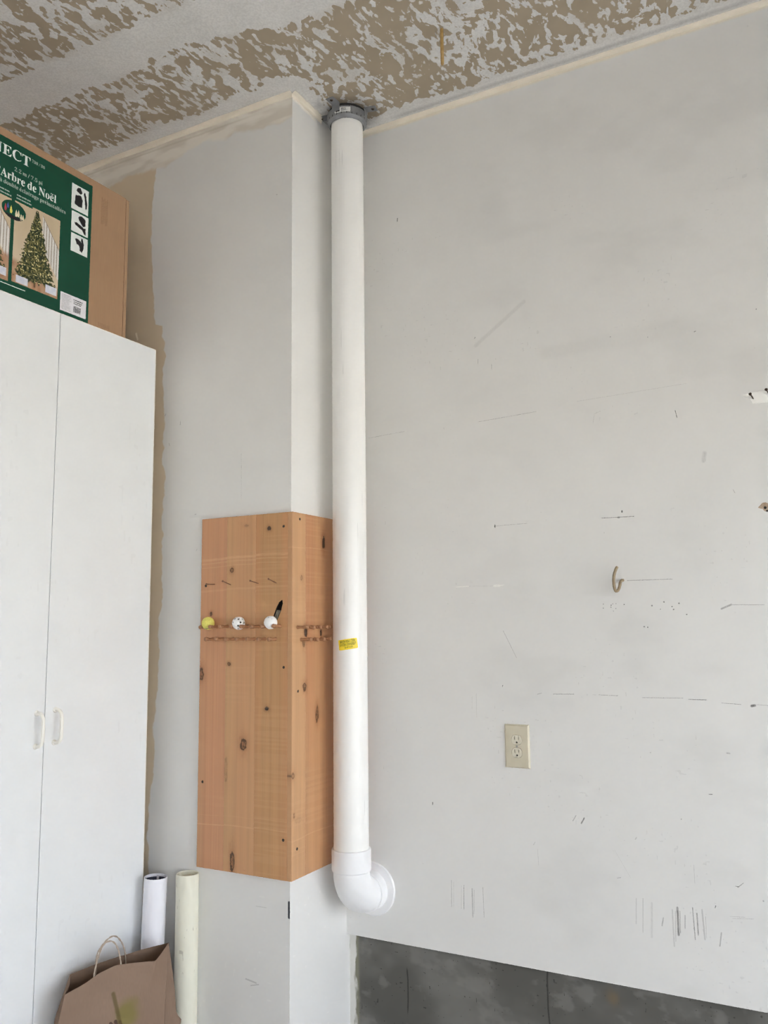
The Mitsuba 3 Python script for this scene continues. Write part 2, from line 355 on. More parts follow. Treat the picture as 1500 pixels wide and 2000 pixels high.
# taped inside corners: fillets of joint compound between walls and ceiling
matte('mat_mud', lambda p, n, uv: mix([0.68, 0.62, 0.515], [0.77, 0.71, 0.60], fbm(p.x * 9 + p.y * 9, p.z * 40, 2.0)), 0.7, 0.2)


def fillet(a, b, w, inward):
    """A shallow concave strip along the corner from a to b, w wide; inward points off the wall."""
    a, b, i_ = np.array(a, float), np.array(b, float), np.array(inward, float)
    q = [(0, w), (0.12 * w, 0.5 * w), (0.42 * w, 0.16 * w), (w, 0), (-0.004, -0.004)]
    n_ = 40
    P = np.array([[a + (b - a) * t + i_ * u * (0.85 + 0.3 * meshkit.noise(np.array([t * 14, u, 1.0]))) - np.array([0, 0, v * (0.85 + 0.3 * meshkit.noise(np.array([t * 17, 2.0, 5.0])))]) for u, v in q] for t in np.linspace(0, 1, n_)])
    m_ = len(q)
    F = [(i * m_ + j, i * m_ + (j + 1) % m_, (i + 1) * m_ + (j + 1) % m_) for i in range(n_ - 1) for j in range(m_)] + [(i * m_ + j, (i + 1) * m_ + (j + 1) % m_, (i + 1) * m_ + j) for i in range(n_ - 1) for j in range(m_)]
    return trimesh.Trimesh(P.reshape(-1, 3), np.array(F), process=False)


struct('trim_1', fillet((0.0, 0, H), (3.38, 0, H), 0.013, (0, -1, 0)), 'mat_mud', 'cream joint compound strip between right wall and ceiling', smooth=40)
struct('trim_2', fillet((-1.18, -D, H), (0.0, -D, H), 0.015, (0, -1, 0)), 'mat_mud', 'cream joint compound strip between left wall and ceiling', smooth=40)
struct('trim_3', fillet((0, -D - 0.004, H), (0, -0.150, H), 0.016, (1, 0, 0)), 'mat_mud', 'cream joint compound strip on the column side', smooth=40)

# torn spots and filler on the right wall: thin real pieces
matte('mat_torn_paper', [0.82, 0.815, 0.78], 0.8, 0.1)
matte('mat_torn_core', lambda p, n, uv: mix([0.36, 0.25, 0.17], [0.45, 0.36, 0.28], noise(p.x * 180, p.z * 180)), 0.9, 0.1)
matte('mat_dark', [0.03, 0.028, 0.025], 0.8, 0.2)


def wall_piece(poly, thick, y=0.0):
    m = trimesh.creation.extrude_polygon(Polygon(poly), thick, engine='earcut')
    V = m.vertices.copy()
    m.vertices = np.stack([V[:, 0], y - V[:, 2], V[:, 1]], 1)
    m.invert()
    m.fix_normals()
    return m


obj('torn_paper', wall_piece([(1.3457, 2.0074), (1.3692, 2.0101), (1.395, 2.0125), (1.4181, 2.0107), (1.4447, 2.0084), (1.4425, 1.9743), (1.4159, 1.9764), (1.392, 1.9775), (1.3755, 1.9789), (1.3683, 1.9951), (1.357, 1.999)], 0.0007), 'mat_torn_paper', 'wall_right', label='torn white paper patch')
obj('torn_core', wall_piece([(1.3701, 1.6756), (1.383, 1.6892), (1.390, 1.690), (1.3974, 1.6867), (1.4073, 1.6757), (1.404, 1.668), (1.4, 1.6646), (1.388, 1.664), (1.3819, 1.6718)], 0.0007), 'mat_torn_core', 'wall_right', label='small tan torn spot with a screw hole')
obj('screw_hole', turn(move(trimesh.creation.cylinder(0.0038, 0.0012, sections=20), 0, 0, 0), (1, 0, 0), 90).apply_translation((1.3895, -0.0008, 1.6745)), 'mat_dark', 'wall_right')
obj('screw_hole', turn(trimesh.creation.cylinder(0.0028, 0.0012, sections=20), (1, 0, 0), 90).apply_translation((1.3935, -0.0008, 1.6655)), 'mat_dark', 'wall_right')

# ------------------------------------------------------------------ wooden peg panels
WOOD = dict(front=[(0.485, 0.266, 0.140), (0.480, 0.270, 0.134), (0.450, 0.245, 0.110)], side=[(0.475, 0.270, 0.138), (0.440, 0.237, 0.118)])
KNOTS_FRONT = [[-0.074,1.6758,0.0084,0.0077,0.9],[-0.1685,1.6904,0.0084,0.0046,0.25],[-0.2265,1.5443,0.0073,0.0093,0.85],[-0.3135,1.4012,0.0063,0.007,0.85],[-0.2346,1.2355,0.0067,0.0062,0.85],[-0.3514,1.2019,0.0105,0.0232,0.85],[-0.0796,1.0971,0.0084,0.007,1],[-0.1722,0.9822,0.0126,0.0201,0.85],[-0.2124,0.6106,0.0095,0.0372,0.85],[-0.2418,0.894,0.0063,0.0434,0.25],[-0.1631,0.5931,0.0021,0.0015,0.1]]
KNOTS_SIDE = [[-0.1671,1.6382,0.0087,0.0248,0.9],[-0.2761,1.3385,0.0093,0.017,0.9],[-0.185,1.3339,0.0064,0.0109,0.9],[-0.2879,1.3025,0.0087,0.0139,0.75],[-0.2817,1.1621,0.0101,0.0155,0.75],[-0.2096,1.0697,0.0087,0.0279,0.75],[-0.3454,0.8952,0.0087,0.0109,0.5],[-0.3002,1.5122,0.0087,0.0093,0.35],[-0.3407,0.7728,0.0043,0.0093,0.5],[-0.3154,0.7555,0.0232,0.0093,0.1]]


def wood_fn(base, knots, axis, scars, seed):
    def fn(p, n, uv):
        u = p.x if axis == 0 else p.y
        z = p.z
        warp = 0.010 * (fbm(u * 7, z * 1.6, seed + 1.0) - 0.5)
        pull, dark, halo = mi.Float(0), mi.Float(0), mi.Float(0)
        for a, b, rx, rz, s in knots:
            e = dr.sqrt(dr.square((u - a) / rx) + dr.square((z - b) / rz) + 1e-9) + 0.7 * (fbm(u * 150 + 9, z * 90, seed + 3.0) - 0.5)
            solid = 1.0 if s > 0.88 else 0.0
            inside = 1 - smoothstep(0.80, 1.0, e)
            rim = inside * smoothstep(0.42, 0.72, e)
            spots = smoothstep(0.50, 0.62, fbm(u * 330, z * 150, seed + 2.0))
            core = dr.maximum(rim, inside * dr.maximum(solid, 0.35 + 0.6 * spots))
            dark = dr.maximum(dark, s * core)
            halo = dr.maximum(halo, min(1.0, s * 1.2) * dr.exp(-0.42 * e * e))
            pull = pull + 0.006 * dr.exp(-0.35 * e) * dr.select(u > a, 1.0, -1.0)
        g = u + warp + pull
        fine = fbm(g * 420, z * 6, seed + 5.0, octaves=3)
        mid = fbm(g * 75, z * 1.3, seed + 7.0, octaves=2)
        wide = noise(g * 22, z * 0.5, seed + 9.0)
        c = mi.Color3f(*base) * (0.84 + 0.10 * fine + 0.13 * mid + 0.12 * wide)
        ring = smoothstep(0.62, 0.80, fbm(g * 130, z * 1.0, seed + 12.0, octaves=2))
        c = c * mix([1, 1, 1], [0.86, 0.76, 0.68], ring * 0.30)
        rose = noise(g * 16 + 3, z * 0.6, seed + 15.0)
        c = c * mix([1, 1, 1], [1.02, 0.93, 0.94], smoothstep(0.4, 0.8, rose))
        c = c * mix([1, 1, 1], [0.62, 0.46, 0.37], dr.clip(halo * 0.8, 0, 1))
        c = mix(c, [0.030, 0.017, 0.011], dark)
        # pale saw and sanding marks across the grain
        for zc, hh, s in scars:
            s_ = s * (1 - smoothstep(0.3, 1.0, dr.abs(z - zc + 0.006 * (noise(u * 9, seed) - 0.5) - 0.03 * u * (1 if axis == 0 else 0)) / hh)) * (0.35 + 0.65 * noise(u * 60, z * 220, seed + 4.0))
            c = mix(c, [0.66, 0.42, 0.25], s_ * 0.7)
        chat = smoothstep(0.5, 0.75, noise(u * 4, z * 160, seed + 20.0)) * smoothstep(0.55, 0.7, noise(u * 3, z * 5, seed + 22.0))
        return mix(c, [0.60, 0.37, 0.21], chat * 0.12)
    return fn


SCARS_F = [(1.592, 0.006, 0.6), (1.580, 0.004, 0.4), (1.487, 0.005, 0.35), (1.566, 0.0025, 0.4), (0.728, 0.003, 0.6), (0.757, 0.002, 0.2)]
SCARS_S = [(1.612, 0.002, 0.5), (0.70, 0.003, 0.35)]
for i, b_ in enumerate(WOOD['front']):
    matte(f'mat_wood_front_{i}', wood_fn(b_, KNOTS_FRONT, 0, SCARS_F, 10.0 * i), 0.45, 0.4)
for i, b_ in enumerate(WOOD['side']):
    matte(f'mat_wood_side_{i}', wood_fn(b_, KNOTS_SIDE, 1, SCARS_S, 50.0 + 10 * i), 0.45, 0.4)
matte('mat_peg', lambda p, n, uv: mix([0.27, 0.135, 0.070], [0.40, 0.205, 0.105], fbm(p.x * 160, p.y * 160, p.z * 160)), 0.42, 0.4)
matte('mat_nail', lambda p, n, uv: mix([0.16, 0.075, 0.04], [0.24, 0.13, 0.08], noise(p.x * 500, p.y * 500, p.z * 500)), 0.55, 0.5, metallic=0.4)
matte('mat_screw', [0.055, 0.04, 0.03], 0.45, 0.5, metallic=0.5)

Z0, Z1 = 0.5809, 1.7248
front = thing('peg_panel', 'wide knotty wooden peg panel with four nails, fixed to the column front', 'peg rack')
hole = trimesh.creation.extrude_polygon(Polygon([(-0.0225, 1.4395), (-0.0205, 1.4300), (-0.0270, 1.4080), (-0.0390, 1.3830), (-0.0500, 1.3700), (-0.0555, 1.3745), (-0.0535, 1.3920), (-0.0440, 1.4140), (-0.0320, 1.4340)]).buffer(0.0025).buffer(-0.001), 0.06, engine='earcut')
hv = hole.vertices.copy()
hole.vertices = np.stack([hv[:, 0], -D + 0.02 - hv[:, 2], hv[:, 1]], 1)
hole.fix_normals()
for i, (a, b) in enumerate(((-0.3584, -0.24845), (-0.24835, -0.12805), (-0.12790, -0.0003))):
    m = cbox(a, b, YF, -D, Z0, Z1, 0.0004)
    if i == 2:
        m = unman(man(m) - man(hole))
    obj('plank', m, f'mat_wood_front_{i}', front)
hl = Polygon([(-0.0225, 1.4395), (-0.0205, 1.4300), (-0.0270, 1.4080), (-0.0390, 1.3830), (-0.0500, 1.3700), (-0.0555, 1.3745), (-0.0535, 1.3920), (-0.0440, 1.4140), (-0.0320, 1.4340)]).buffer(0.0025).buffer(-0.001)
lm = trimesh.creation.extrude_polygon(hl.buffer(0.0001).difference(hl.buffer(-0.0016)), T_WOOD - 0.0006, engine='earcut')
lv = lm.vertices.copy()
lm.vertices = np.stack([lv[:, 0], -D - 0.0001 - lv[:, 2], lv[:, 1]], 1)
lm.fix_normals()
matte('mat_hole_shade', [0.016, 0.012, 0.010], 0.9, 0.1)  # near-black colour paints in the shade inside the knot hole
obj('knot_hole_rim', lm, 'mat_hole_shade', front, label='near-black lining painting in the shade of the slanted knot hole')
bm = trimesh.creation.extrude_polygon(hl.buffer(-0.0002).intersection(Polygon([(-0.1, 1.420), (0.1, 1.385), (0.1, 1.5), (-0.1, 1.5)])), 0.006, engine='earcut')
bv = bm.vertices.copy()
bm.vertices = np.stack([bv[:, 0], -D - 0.0002 - bv[:, 2], bv[:, 1]], 1)
bm.fix_normals()
obj('hole_shade_fill', bm, 'mat_hole_shade', front)  # dark fill stands for the deep shade in the upper hole
kn = trimesh.creation.extrude_polygon(hl.buffer(-0.0017).intersection(Polygon([(-0.1, 1.4196), (0.1, 1.3846), (0.1, 1.3), (-0.1, 1.3)])), 0.0125, engine='earcut')
kv = kn.vertices.copy()
kn.vertices = np.stack([kv[:, 0], -D - 0.0002 - kv[:, 2], kv[:, 1]], 1)
kn.fix_normals()
matte('mat_hole_wall_tone', lambda p, n, uv: mix([0.12, 0.105, 0.08], [0.25, 0.225, 0.18], noise(p.x * 300, p.z * 120)), 0.8, 0.1)  # insert added in the tone of the wall behind the lower hole
obj('hole_wall_insert', kn, 'mat_hole_wall_tone', front, label='grey insert added for the dim wall seen through the slanted hole')
side = thing('peg_panel', 'narrow wooden peg panel on the side of the column, half behind the white pipe', 'peg rack')
for i, (a, b) in enumerate(((YF, -0.27640), (-0.27625, -0.020))):
    obj('plank', cbox(0.0, XS, a, b, Z0, Z1, 0.0006), f'mat_wood_side_{i}', side)

# a turned peg along +z: shank, waist, bead, head
PEG = lathe([(0, -0.002), (0.0062, -0.002), (0.0062, 0.001), (0.0052, 0.003), (0.0046, 0.008), (0.0044, 0.016), (0.0048, 0.024), (0.0060, 0.027), (0.0052, 0.0295), (0.0042, 0.031),
             (0.0058, 0.0335), (0.0068, 0.0365), (0.0064, 0.0395), (0.0045, 0.0415), (0, 0.0420)], 20)


def peg_at(x, y, z, to, tilt=0.0):
    m = PEG.copy()
    R = trimesh.geometry.align_vectors((0, 0, 1), to)
    m.apply_transform(R)
    m.apply_translation((x, y, z))
    return m


rng = np.random.default_rng(5)
for k in range(8):
    obj('peg', peg_at(-0.0292 - 0.0426 * k, YF, 1.3576 + rng.uniform(-.0006, .0006), (rng.uniform(-.03, .03), -1, rng.uniform(-.02, .03))), 'mat_peg', front, smooth=40)
for k in range(7):
    obj('peg', peg_at(-0.0470 - 0.0426 * k, YF, 1.3171 + rng.uniform(-.0006, .0006), (rng.uniform(-.03, .03), -1, rng.uniform(-.03, .03))), 'mat_peg', front, smooth=40)
for k in (0, 1, 2, 3, 4, 6, 7):
    obj('peg', peg_at(XS - (0.010 if k == 4 else 0), -0.3240 + 0.0389 * k, 1.3538, (1, rng.uniform(-.03, .03), rng.uniform(-.03, .03))), 'mat_peg', side, smooth=40)
for k in (0, 1, 2, 3, 6):
    obj('peg', peg_at(XS, -0.3020 + 0.0389 * k, 1.3140, (1, rng.uniform(-.03, .03), rng.uniform(-.03, .03))), 'mat_peg', side, smooth=40)
for x, z, up in ((-0.2999, 1.4997, 0.0), (-0.2311, 1.4966, 0.010), (-0.118, 1.4972, 0.007), (-0.0452, 1.4965, 0.011)):
    a, b = np.array([x, YF + 0.012, z - up * 0.3]), np.array([x, YF - 0.042, z + up])
    d_ = (b - a) / np.linalg.norm(b - a)
    obj('nail', cat(tube([a, (a + b) / 2, b], 0.0013, 10, 'flat'), tube([b - d_ * 0.0004, b + d_ * 0.0008], 0.0030, 12, 'flat')), 'mat_nail', front, smooth=40)
SCREW = lathe([(0, -0.001), (0.0044, -0.001), (0.0044, 0.0004), (0.0030, 0.0012), (0.0010, 0.0004), (0, 0.0002)], 16)


def screw_at(x, y, z, to):
    m = SCREW.copy()
    m.apply_transform(trimesh.geometry.align_vectors((0, 0, 1), to))
    m.apply_translation((x, y, z))
    return m


for x, z in ((-0.0169, 1.6789), (-0.3376, 1.4957), (-0.0146, 1.2277), (-0.3384, 0.8513), (-0.0139, 0.7006)):
    obj('screw', screw_at(x, YF, z, (0, -1, 0)), 'mat_screw', front, smooth=40)
for y, z in ((-0.3111, 1.7044), (-0.3196, 1.1518), (-0.3235, 0.6714)):
    obj('screw', screw_at(XS, y, z, (1, 0, 0)), 'mat_screw', side, smooth=40)

# ------------------------------------------------------------------ balls resting on the upper pegs
BR, BZ = 0.0213, 1.3696
matte('mat_ball_white', [0.80, 0.80, 0.79], 0.35, 0.5)
matte('mat_ball_mark', [0.12, 0.12, 0.12], 0.5, 0.3)


def dimpled(R, n, depth, rad):
    m = trimesh.creation.icosphere(5, R)
    k = np.arange(n) + 0.5
    ph, th = np.arccos(1 - 2 * k / n), np.pi * (1 + 5 ** 0.5) * k
    d_ = np.stack([np.cos(th) * np.sin(ph), np.sin(th) * np.sin(ph), np.cos(ph)], 1)
    from scipy.spatial import cKDTree
    dist, _ = cKDTree(d_).query(m.vertices / R)
    m.vertices = m.vertices * (1 - depth / R * np.clip(1 - (dist * R / rad) ** 2, 0, 1))[:, None]
    return m


by = YF - BR - 0.0015
ball = thing('golf_ball', 'plain white golf ball resting on the pegs below the dark slot', 'ball')
scene[ball] = mikit.ply(move(dimpled(BR, 336, 0.0003, 0.0019), -0.0500, by, BZ), 'mat_ball_white', smooth=True)
for q, (dx, dz, L) in enumerate(((0.002, 0.0165, 0.006), (0.0135, 0.0115, 0.003))):
    c = np.array([dx, -math.sqrt(BR ** 2 - dx * dx - dz * dz), dz])
    e = np.array([0.6, 0, 0.8]) * L / 2
    P = [(c + e * t) / np.linalg.norm(c + e * t) * (BR + 0.0001) + [-0.05, by, BZ] for t in (-1, 0, 1)]
    obj('mark', tube(P, 0.0007, 8), 'mat_ball_mark', ball, smooth=True)
# perforated practice ball: a hollow shell with round holes
shell = man(trimesh.creation.icosphere(4, BR)) - man(trimesh.creation.icosphere(4, BR - 0.0012))
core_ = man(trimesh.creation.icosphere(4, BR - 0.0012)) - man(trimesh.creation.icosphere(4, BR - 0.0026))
gold = (1 + 5 ** 0.5) / 2
dirs = [np.array(v, float) for s in (1, -1) for t in (1, -1) for v in ((0, s, t * gold), (s, t * gold, 0), (s * gold, 0, t))]
dirs += [np.array(v, float) for v in [(s, t, w) for s in (1, -1) for t in (1, -1) for w in (1, -1)]] + [np.array(v) for s in (1, -1) for t in (1, -1) for v in ((0, s * gold, t / gold), (s / gold, 0, t * gold), (s * gold, t / gold, 0))]
Rq = trimesh.transformations.rotation_matrix(0.55, (0.3, 1, 0.2))[:3, :3]
for v in dirs[:12] + dirs[12:24]:
    v = Rq @ (v / np.linalg.norm(v))
    c = trimesh.creation.cylinder(0.0031, 0.012, sections=20)
    c.apply_transform(trimesh.geometry.align_vectors((0, 0, 1), v))
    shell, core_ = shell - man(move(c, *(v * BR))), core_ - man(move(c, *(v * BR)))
pb = thing('practice_ball', 'hollow white practice ball full of round holes, resting on the upper pegs', 'ball')
matte('mat_ball_inside_shade', [0.20, 0.18, 0.165], 0.8, 0.1)  # dark inner layer paints in the shade seen through the holes
obj('outer_shell', move(unman(shell), -0.1783, by, BZ - 0.001), 'mat_ball_white', pb, smooth=35)
obj('shade_shell', move(unman(core_), -0.1783, by, BZ - 0.001), 'mat_ball_inside_shade', pb, smooth=35)


def f_yellow(p, n, uv):
    a = dr.atan2(-(p.y - by), p.x + 0.306) * 9.0
    b = (p.z - BZ) / BR * 9.0
    g = dr.minimum(dr.abs(a - dr.floor(a) - 0.5), dr.abs(b - dr.floor(b) - 0.5))
    c = mix([0.74, 0.69, 0.17], [0.82, 0.77, 0.22], noise(p.x * 300, p.y * 300, p.z * 300))
    return mix([0.50, 0.44, 0.08], c, smoothstep(0.03, 0.13, g))


matte('mat_ball_yellow', f_yellow, 0.7, 0.2)
yb = thing('practice_ball', 'yellow textured practice ball at the left end of the upper pegs', 'ball')
ym = trimesh.creation.icosphere(5, BR)
az = np.arctan2(-ym.vertices[:, 1], ym.vertices[:, 0]) * 9
bz = ym.vertices[:, 2] / BR * 9
gr = np.minimum(abs(az % 1 - 0.5), abs(bz % 1 - 0.5))
ym.vertices *= (1 - 0.0006 / BR * np.clip(1 - gr / 0.2, 0, 1))[:, None]
scene[yb] = mikit.ply(move(ym, -0.3062, by, BZ), 'mat_ball_yellow', smooth=True)
ring = [np.array([-0.3062, by, BZ]) + (BR + 0.0001) * np.array([math.cos(t) * math.cos(-0.95), -math.sin(t) * math.cos(-0.95), math.sin(-0.95)]) for t in np.linspace(0.5, 2.6, 14)]
obj('seam', tube(ring, 0.0008, 8), 'mat_ball_mark', yb, smooth=True)

# ------------------------------------------------------------------ vent pipe
PX, PY, PR = 0.1020, -0.1370, 0.05715


def f_pvc(p, n, uv):
    c = mix([0.74, 0.735, 0.71], [0.78, 0.775, 0.755], fbm(p.x * 8, p.y * 8, p.z * 1.2))
    scr = smoothstep(0.80, 0.86, noise(p.x * 260, p.y * 260, p.z * 9)) * smoothstep(0.62, 0.75, noise(p.x * 20, p.y * 20, p.z * 4))
    return mix(c, [0.5, 0.5, 0.5], scr * 0.35)


matte('mat_pvc', f_pvc, 0.32, 0.5)
matte('mat_pvc_fitting', [0.75, 0.75, 0.755], 0.25, 0.5)
vent = thing('vent_pipe', 'tall white plastic vent pipe rising from a wall elbow to the ceiling', 'pipe')
obj('pipe', move(lathe([(PR - 0.006, 0), (PR, 0), (PR, 2.66), (PR - 0.006, 2.66), (PR - 0.006, 0)], 96), PX, PY, 0.57), 'mat_pvc', vent, smooth=40)
zc, br = 0.4810, 0.0910
arc = [(PX, PY, 0.590)] + [(PX, PY + br - br * math.cos(a), zc + br - br * math.sin(a)) for a in np.linspace(0, math.pi / 2, 22)] + [(PX, -0.020, zc)]
elbow = obj('elbow', tube(arc, 0.0590, 64, 'flat'), 'mat_pvc_fitting', vent, smooth=50)
HUB = [(0.0560, 0), (0.0612, 0), (0.0634, 0.0022), (0.0640, 0.006), (0.0640, 0.0655), (0.0630, 0.0685), (0.0605, 0.0700), (0.0573, 0.0700), (0.0560, 0)]
obj('hub', move(lathe(HUB, 96), PX, PY, 0.572), 'mat_pvc_fitting', elbow, smooth=35)
hub2 = lathe([(r, z * 0.55) for r, z in HUB], 96)
obj('hub', move(turn(hub2, (1, 0, 0), -90), PX, -0.048, zc), 'mat_pvc_fitting', elbow, smooth=35)
fl = lathe([(0.0600, 0), (0.0867, 0), (0.0870, 0.003), (0.0845, 0.0065), (0.0780, 0.0085), (0.0690, 0.0090), (0.0640, 0.0110), (0.0600, 0.0110), (0.0600, 0)], 96)
obj('wall_flange', move(turn(fl, (1, 0, 0), 90), PX, 0.0, zc), 'mat_pvc_fitting', vent, smooth=35, label='round wall flange')


def bend(m, phi0, R, z0, tilt):
    """Wraps a flat mesh (x along, y up, z out) round the pipe."""
    V = np.asarray(m.vertices, float)
    c, s = math.cos(tilt), math.sin(tilt)
    u, v = V[:, 0] * c - V[:, 1] * s, V[:, 0] * s + V[:, 1] * c
    ph, r = phi0 + u / R, R + V[:, 2]
    m = m.copy()
    m.vertices = np.stack([PX + r * np.cos(ph), PY + r * np.sin(ph), z0 + v], 1)
    return m


def plate(w, h, t, nx=24, r=0.0):
    """A thin plate, finely cut along x so that it can be bent."""
    xs = np.linspace(-w / 2, w / 2, nx + 1)
    yb = np.array([-(h / 2) + (r - math.sqrt(max(r * r - max(r - (w / 2 - abs(x)), 0) ** 2, 0)) if r else 0) for x in xs])
    V = np.vstack([np.stack([xs, yb, 0 * xs], 1), np.stack([xs, -yb, 0 * xs], 1), np.stack([xs, yb, 0 * xs + t], 1), np.stack([xs, -yb, 0 * xs + t], 1)])
    n, F = nx + 1, []
    for i in range(nx):
        F += [(2 * n + i, 2 * n + i + 1, 3 * n + i + 1), (2 * n + i, 3 * n + i + 1, 3 * n + i), (i, n + i + 1, i + 1), (i, n + i, n + i + 1),
              (i, i + 1, 2 * n + i + 1), (i, 2 * n + i + 1, 2 * n + i), (n + i, 3 * n + i + 1, n + i + 1), (n + i, 3 * n + i, 3 * n + i + 1)]
    F += [(0, 2 * n, 3 * n), (0, 3 * n, n), (n - 1, 4 * n - 1, 3 * n - 1), (n - 1, 2 * n - 1, 4 * n - 1)]
    return trimesh.Trimesh(V, F, process=False)


def words(text, height, width, depth=0.00025, bold=True, at=(0, 0), cut=None):
    """Sans lettering fitted to the width, centred on at."""
    m = meshkit.text_mesh(text, height, depth, bold)
    if cut:
        for _ in range(2):
            m = trimesh.Trimesh(*trimesh.remesh.subdivide_to_size(m.vertices, m.faces, cut), process=False)
    a, b = m.bounds
    m.apply_translation((-(a[0] + b[0]) / 2, -height / 2, 0))
    m.apply_scale((width / (b[0] - a[0]), 1, 1))
    m.apply_translation((at[0], at[1], 0))
    return m


matte('mat_sticker', [0.80, 0.62, 0.035], 0.4, 0.4)
matte('mat_ink', [0.06, 0.055, 0.02], 0.6, 0.2)
PHI, TILT = math.atan2(-2.4836, 1.4860) - math.radians(8), math.radians(8)
st = obj('sticker', bend(plate(0.066, 0.034, 0.0002, 24, 0.003), PHI, PR + 0.0001, 1.2965, TILT), 'mat_sticker', vent, smooth=30, label='yellow warning sticker')
txt = cat(words('RADON REDUCTION', 0.0078, 0.052, at=(0, 0.0100), cut=0.004), words('SYSTEM COMPONENT', 0.0078, 0.056, at=(0, -0.0005), cut=0.004), words('DO NOT ALTER', 0.0045, 0.027, at=(0.002, -0.0098), cut=0.004))
obj('lettering', bend(txt, PHI, PR + 0.0003, 1.2965, TILT), 'mat_ink', st)

# grey metal collar at the ceiling
matte('mat_collar', lambda p, n, uv: mix([0.17, 0.175, 0.18], [0.27, 0.275, 0.285], fbm(p.x * 40, p.y * 40, p.z * 40)), 0.45, 0.5, metallic=0.35)
matte('mat_gap_dark', [0.035, 0.034, 0.033], 0.9, 0.1)  # near-black for the collar gap, its slots and the outlet backing
matte('mat_label_white', [0.66, 0.66, 0.64], 0.5, 0.3)
matte('mat_black', [0.02, 0.02, 0.021], 0.7, 0.2)
col = thing('pipe_collar', 'grey metal fire collar where the white vent pipe meets the ceiling', 'pipe collar')
obj('band', move(lathe([(0.0592, 0.0), (0.0622, 0.0), (0.0640, 0.0015), (0.0700, 0.008), (0.0715, 0.011), (0.0715, 0.040), (0.0695, 0.040), (0.0692, 0.012), (0.0592, 0.003), (0.0592, 0.0)], 96), PX, PY, 3.148), 'mat_collar', col, smooth=30)
obj('gap_sleeve', move(lathe([(0.0580, 0), (0.0660, 0), (0.0660, 0.040), (0.0580, 0.040), (0.0580, 0)], 64), PX, PY, 3.1605), 'mat_gap_dark', col, smooth=30)  # near-black sleeve paints in the shaded gap between collar and ceiling
for a in (-93, 12, 100, 190):
    t_ = cat(cbox(-0.016, 0.016, 0.070, 0.112, -0.0015, 0.0, 0.0004), cbox(-0.016, 0.016, 0.0700, 0.0722, -0.030, 0.0, 0.0004))
    tab = obj('tab', move(turn(t_, (0, 0, 1), a - 90), PX, PY, H), 'mat_collar', col)
    obj('screw', move(turn(move(lathe([(0, -0.003), (0.004, -0.003), (0.0052, 0), (0, 0)], 14), 0, 0.098, -0.0015), (0, 0, 1), a - 90), PX, PY, H), 'mat_screw', tab)
lb = obj('label', bend(plate(0.060, 0.018, 0.0003, 20), math.radians(-73), 0.0716, 3.1735, 0.0), 'mat_label_white', col, smooth=30)
bars_ = [(-0.022, 0.0035, 0.006, 0.005), (-0.013, 0.0035, 0.008, 0.005), (-0.017, -0.004, 0.016, 0.004), (-0.002, 0.0, 0.002, 0.012), (0.008, 0.005, 0.014, 0.0018), (0.007, 0.001, 0.012, 0.0018), (0.009, -0.003, 0.016, 0.0018)]
obj('print', bend(cat(*[move(plate(w_, h_, 0.0002, 6), x_, y_) for x_, y_, w_, h_ in bars_]), math.radians(-73), 0.0719, 3.1735, 0), 'mat_black', lb, smooth=30)
for k in range(14):
    a = math.radians(-150 + k * 15)
    obj('slot', bend(plate(0.0022, 0.0075, 0.0003, 2), a, 0.0716, 3.1615, 0.0), 'mat_gap_dark', col)

# ------------------------------------------------------------------ electrical outlet
matte('mat_ivory', lambda p, n, uv: mix([0.52, 0.475, 0.36], [0.545, 0.50, 0.39], noise(p.x * 60, p.z * 60)), 0.4, 0.4)
matte('mat_ivory_face', [0.60, 0.56, 0.455], 0.35, 0.45)
OX, OZ = 0.6301, 0.9757
outlet = thing('wall_outlet', 'ivory double power outlet on the right wall', 'outlet')
pw, ph_, pt = 0.0409, 0.0669, 0.0060
face = lambda cz, r: Point(0, cz).buffer(r, 32).intersection(sbox(-1, cz - r * 0.84, 1, cz + r * 0.84))
P = [(sx * (pw - i), -y_, sz * (ph_ - i)) for i, y_ in ((0, 0), (0.0004, 0.0022), (0.0048, pt)) for sx in (1, -1) for sz in (1, -1)]
cover = man(trimesh.convex.convex_hull(np.array(P)))


def out(poly, y0, y1):
    m = trimesh.creation.extrude_polygon(poly, y1 - y0, engine='earcut')
    V = m.vertices.copy()
    m.vertices = np.stack([V[:, 0], -y1 + V[:, 2], V[:, 1]], 1)
    m.fix_normals()
    return m


for cz in (0.0197, -0.0197):
    cover = cover - man(out(face(cz, 0.0176), -0.01, 0.02))
obj('cover_plate', move(unman(cover), OX, 0, OZ), 'mat_ivory', outlet)
obj('backing', move(cbox(-0.026, 0.026, -0.0012, 0.004, -0.045, 0.045), OX, 0, OZ), 'mat_gap_dark', outlet)
slots = [sbox(-0.0078, 0.000, -0.0053, 0.0098), sbox(0.0053, 0.0005, 0.0076, 0.0090), Point(0, -0.0078).buffer(0.0031)]
for cz in (0.0197, -0.0197):
    f = man(out(face(cz, 0.0169), 0.0005, 0.0070))
    for s in slots:
        f = f - man(out(trimesh.path.polygons.Polygon([(a, b + cz) for a, b in s.exterior.coords]), 0.002, 0.02))
    r_ = obj('receptacle', move(unman(f), OX, 0, OZ), 'mat_ivory_face', outlet)
    for s in slots:
        obj('slot', move(out(Polygon([(a, b + cz) for a, b in s.exterior.coords]), 0.0021, 0.0024), OX, 0, OZ), 'mat_dark', r_)
matte('mat_steel', [0.30, 0.29, 0.27], 0.4, 0.5, metallic=0.7)
scr = unman(man(turn(lathe([(0, -0.001), (0.0034, -0.001), (0.0034, 0.0008), (0.0022, 0.0014), (0, 0.0014)], 20), (1, 0, 0), 90)) - man(turn(cbox(-0.004, 0.004, -0.0022, -0.0006, -0.0005, 0.0005), (0, 1, 0), 25)))
obj('screw', move(scr, OX, -pt, OZ), 'mat_steel', outlet, smooth=40)

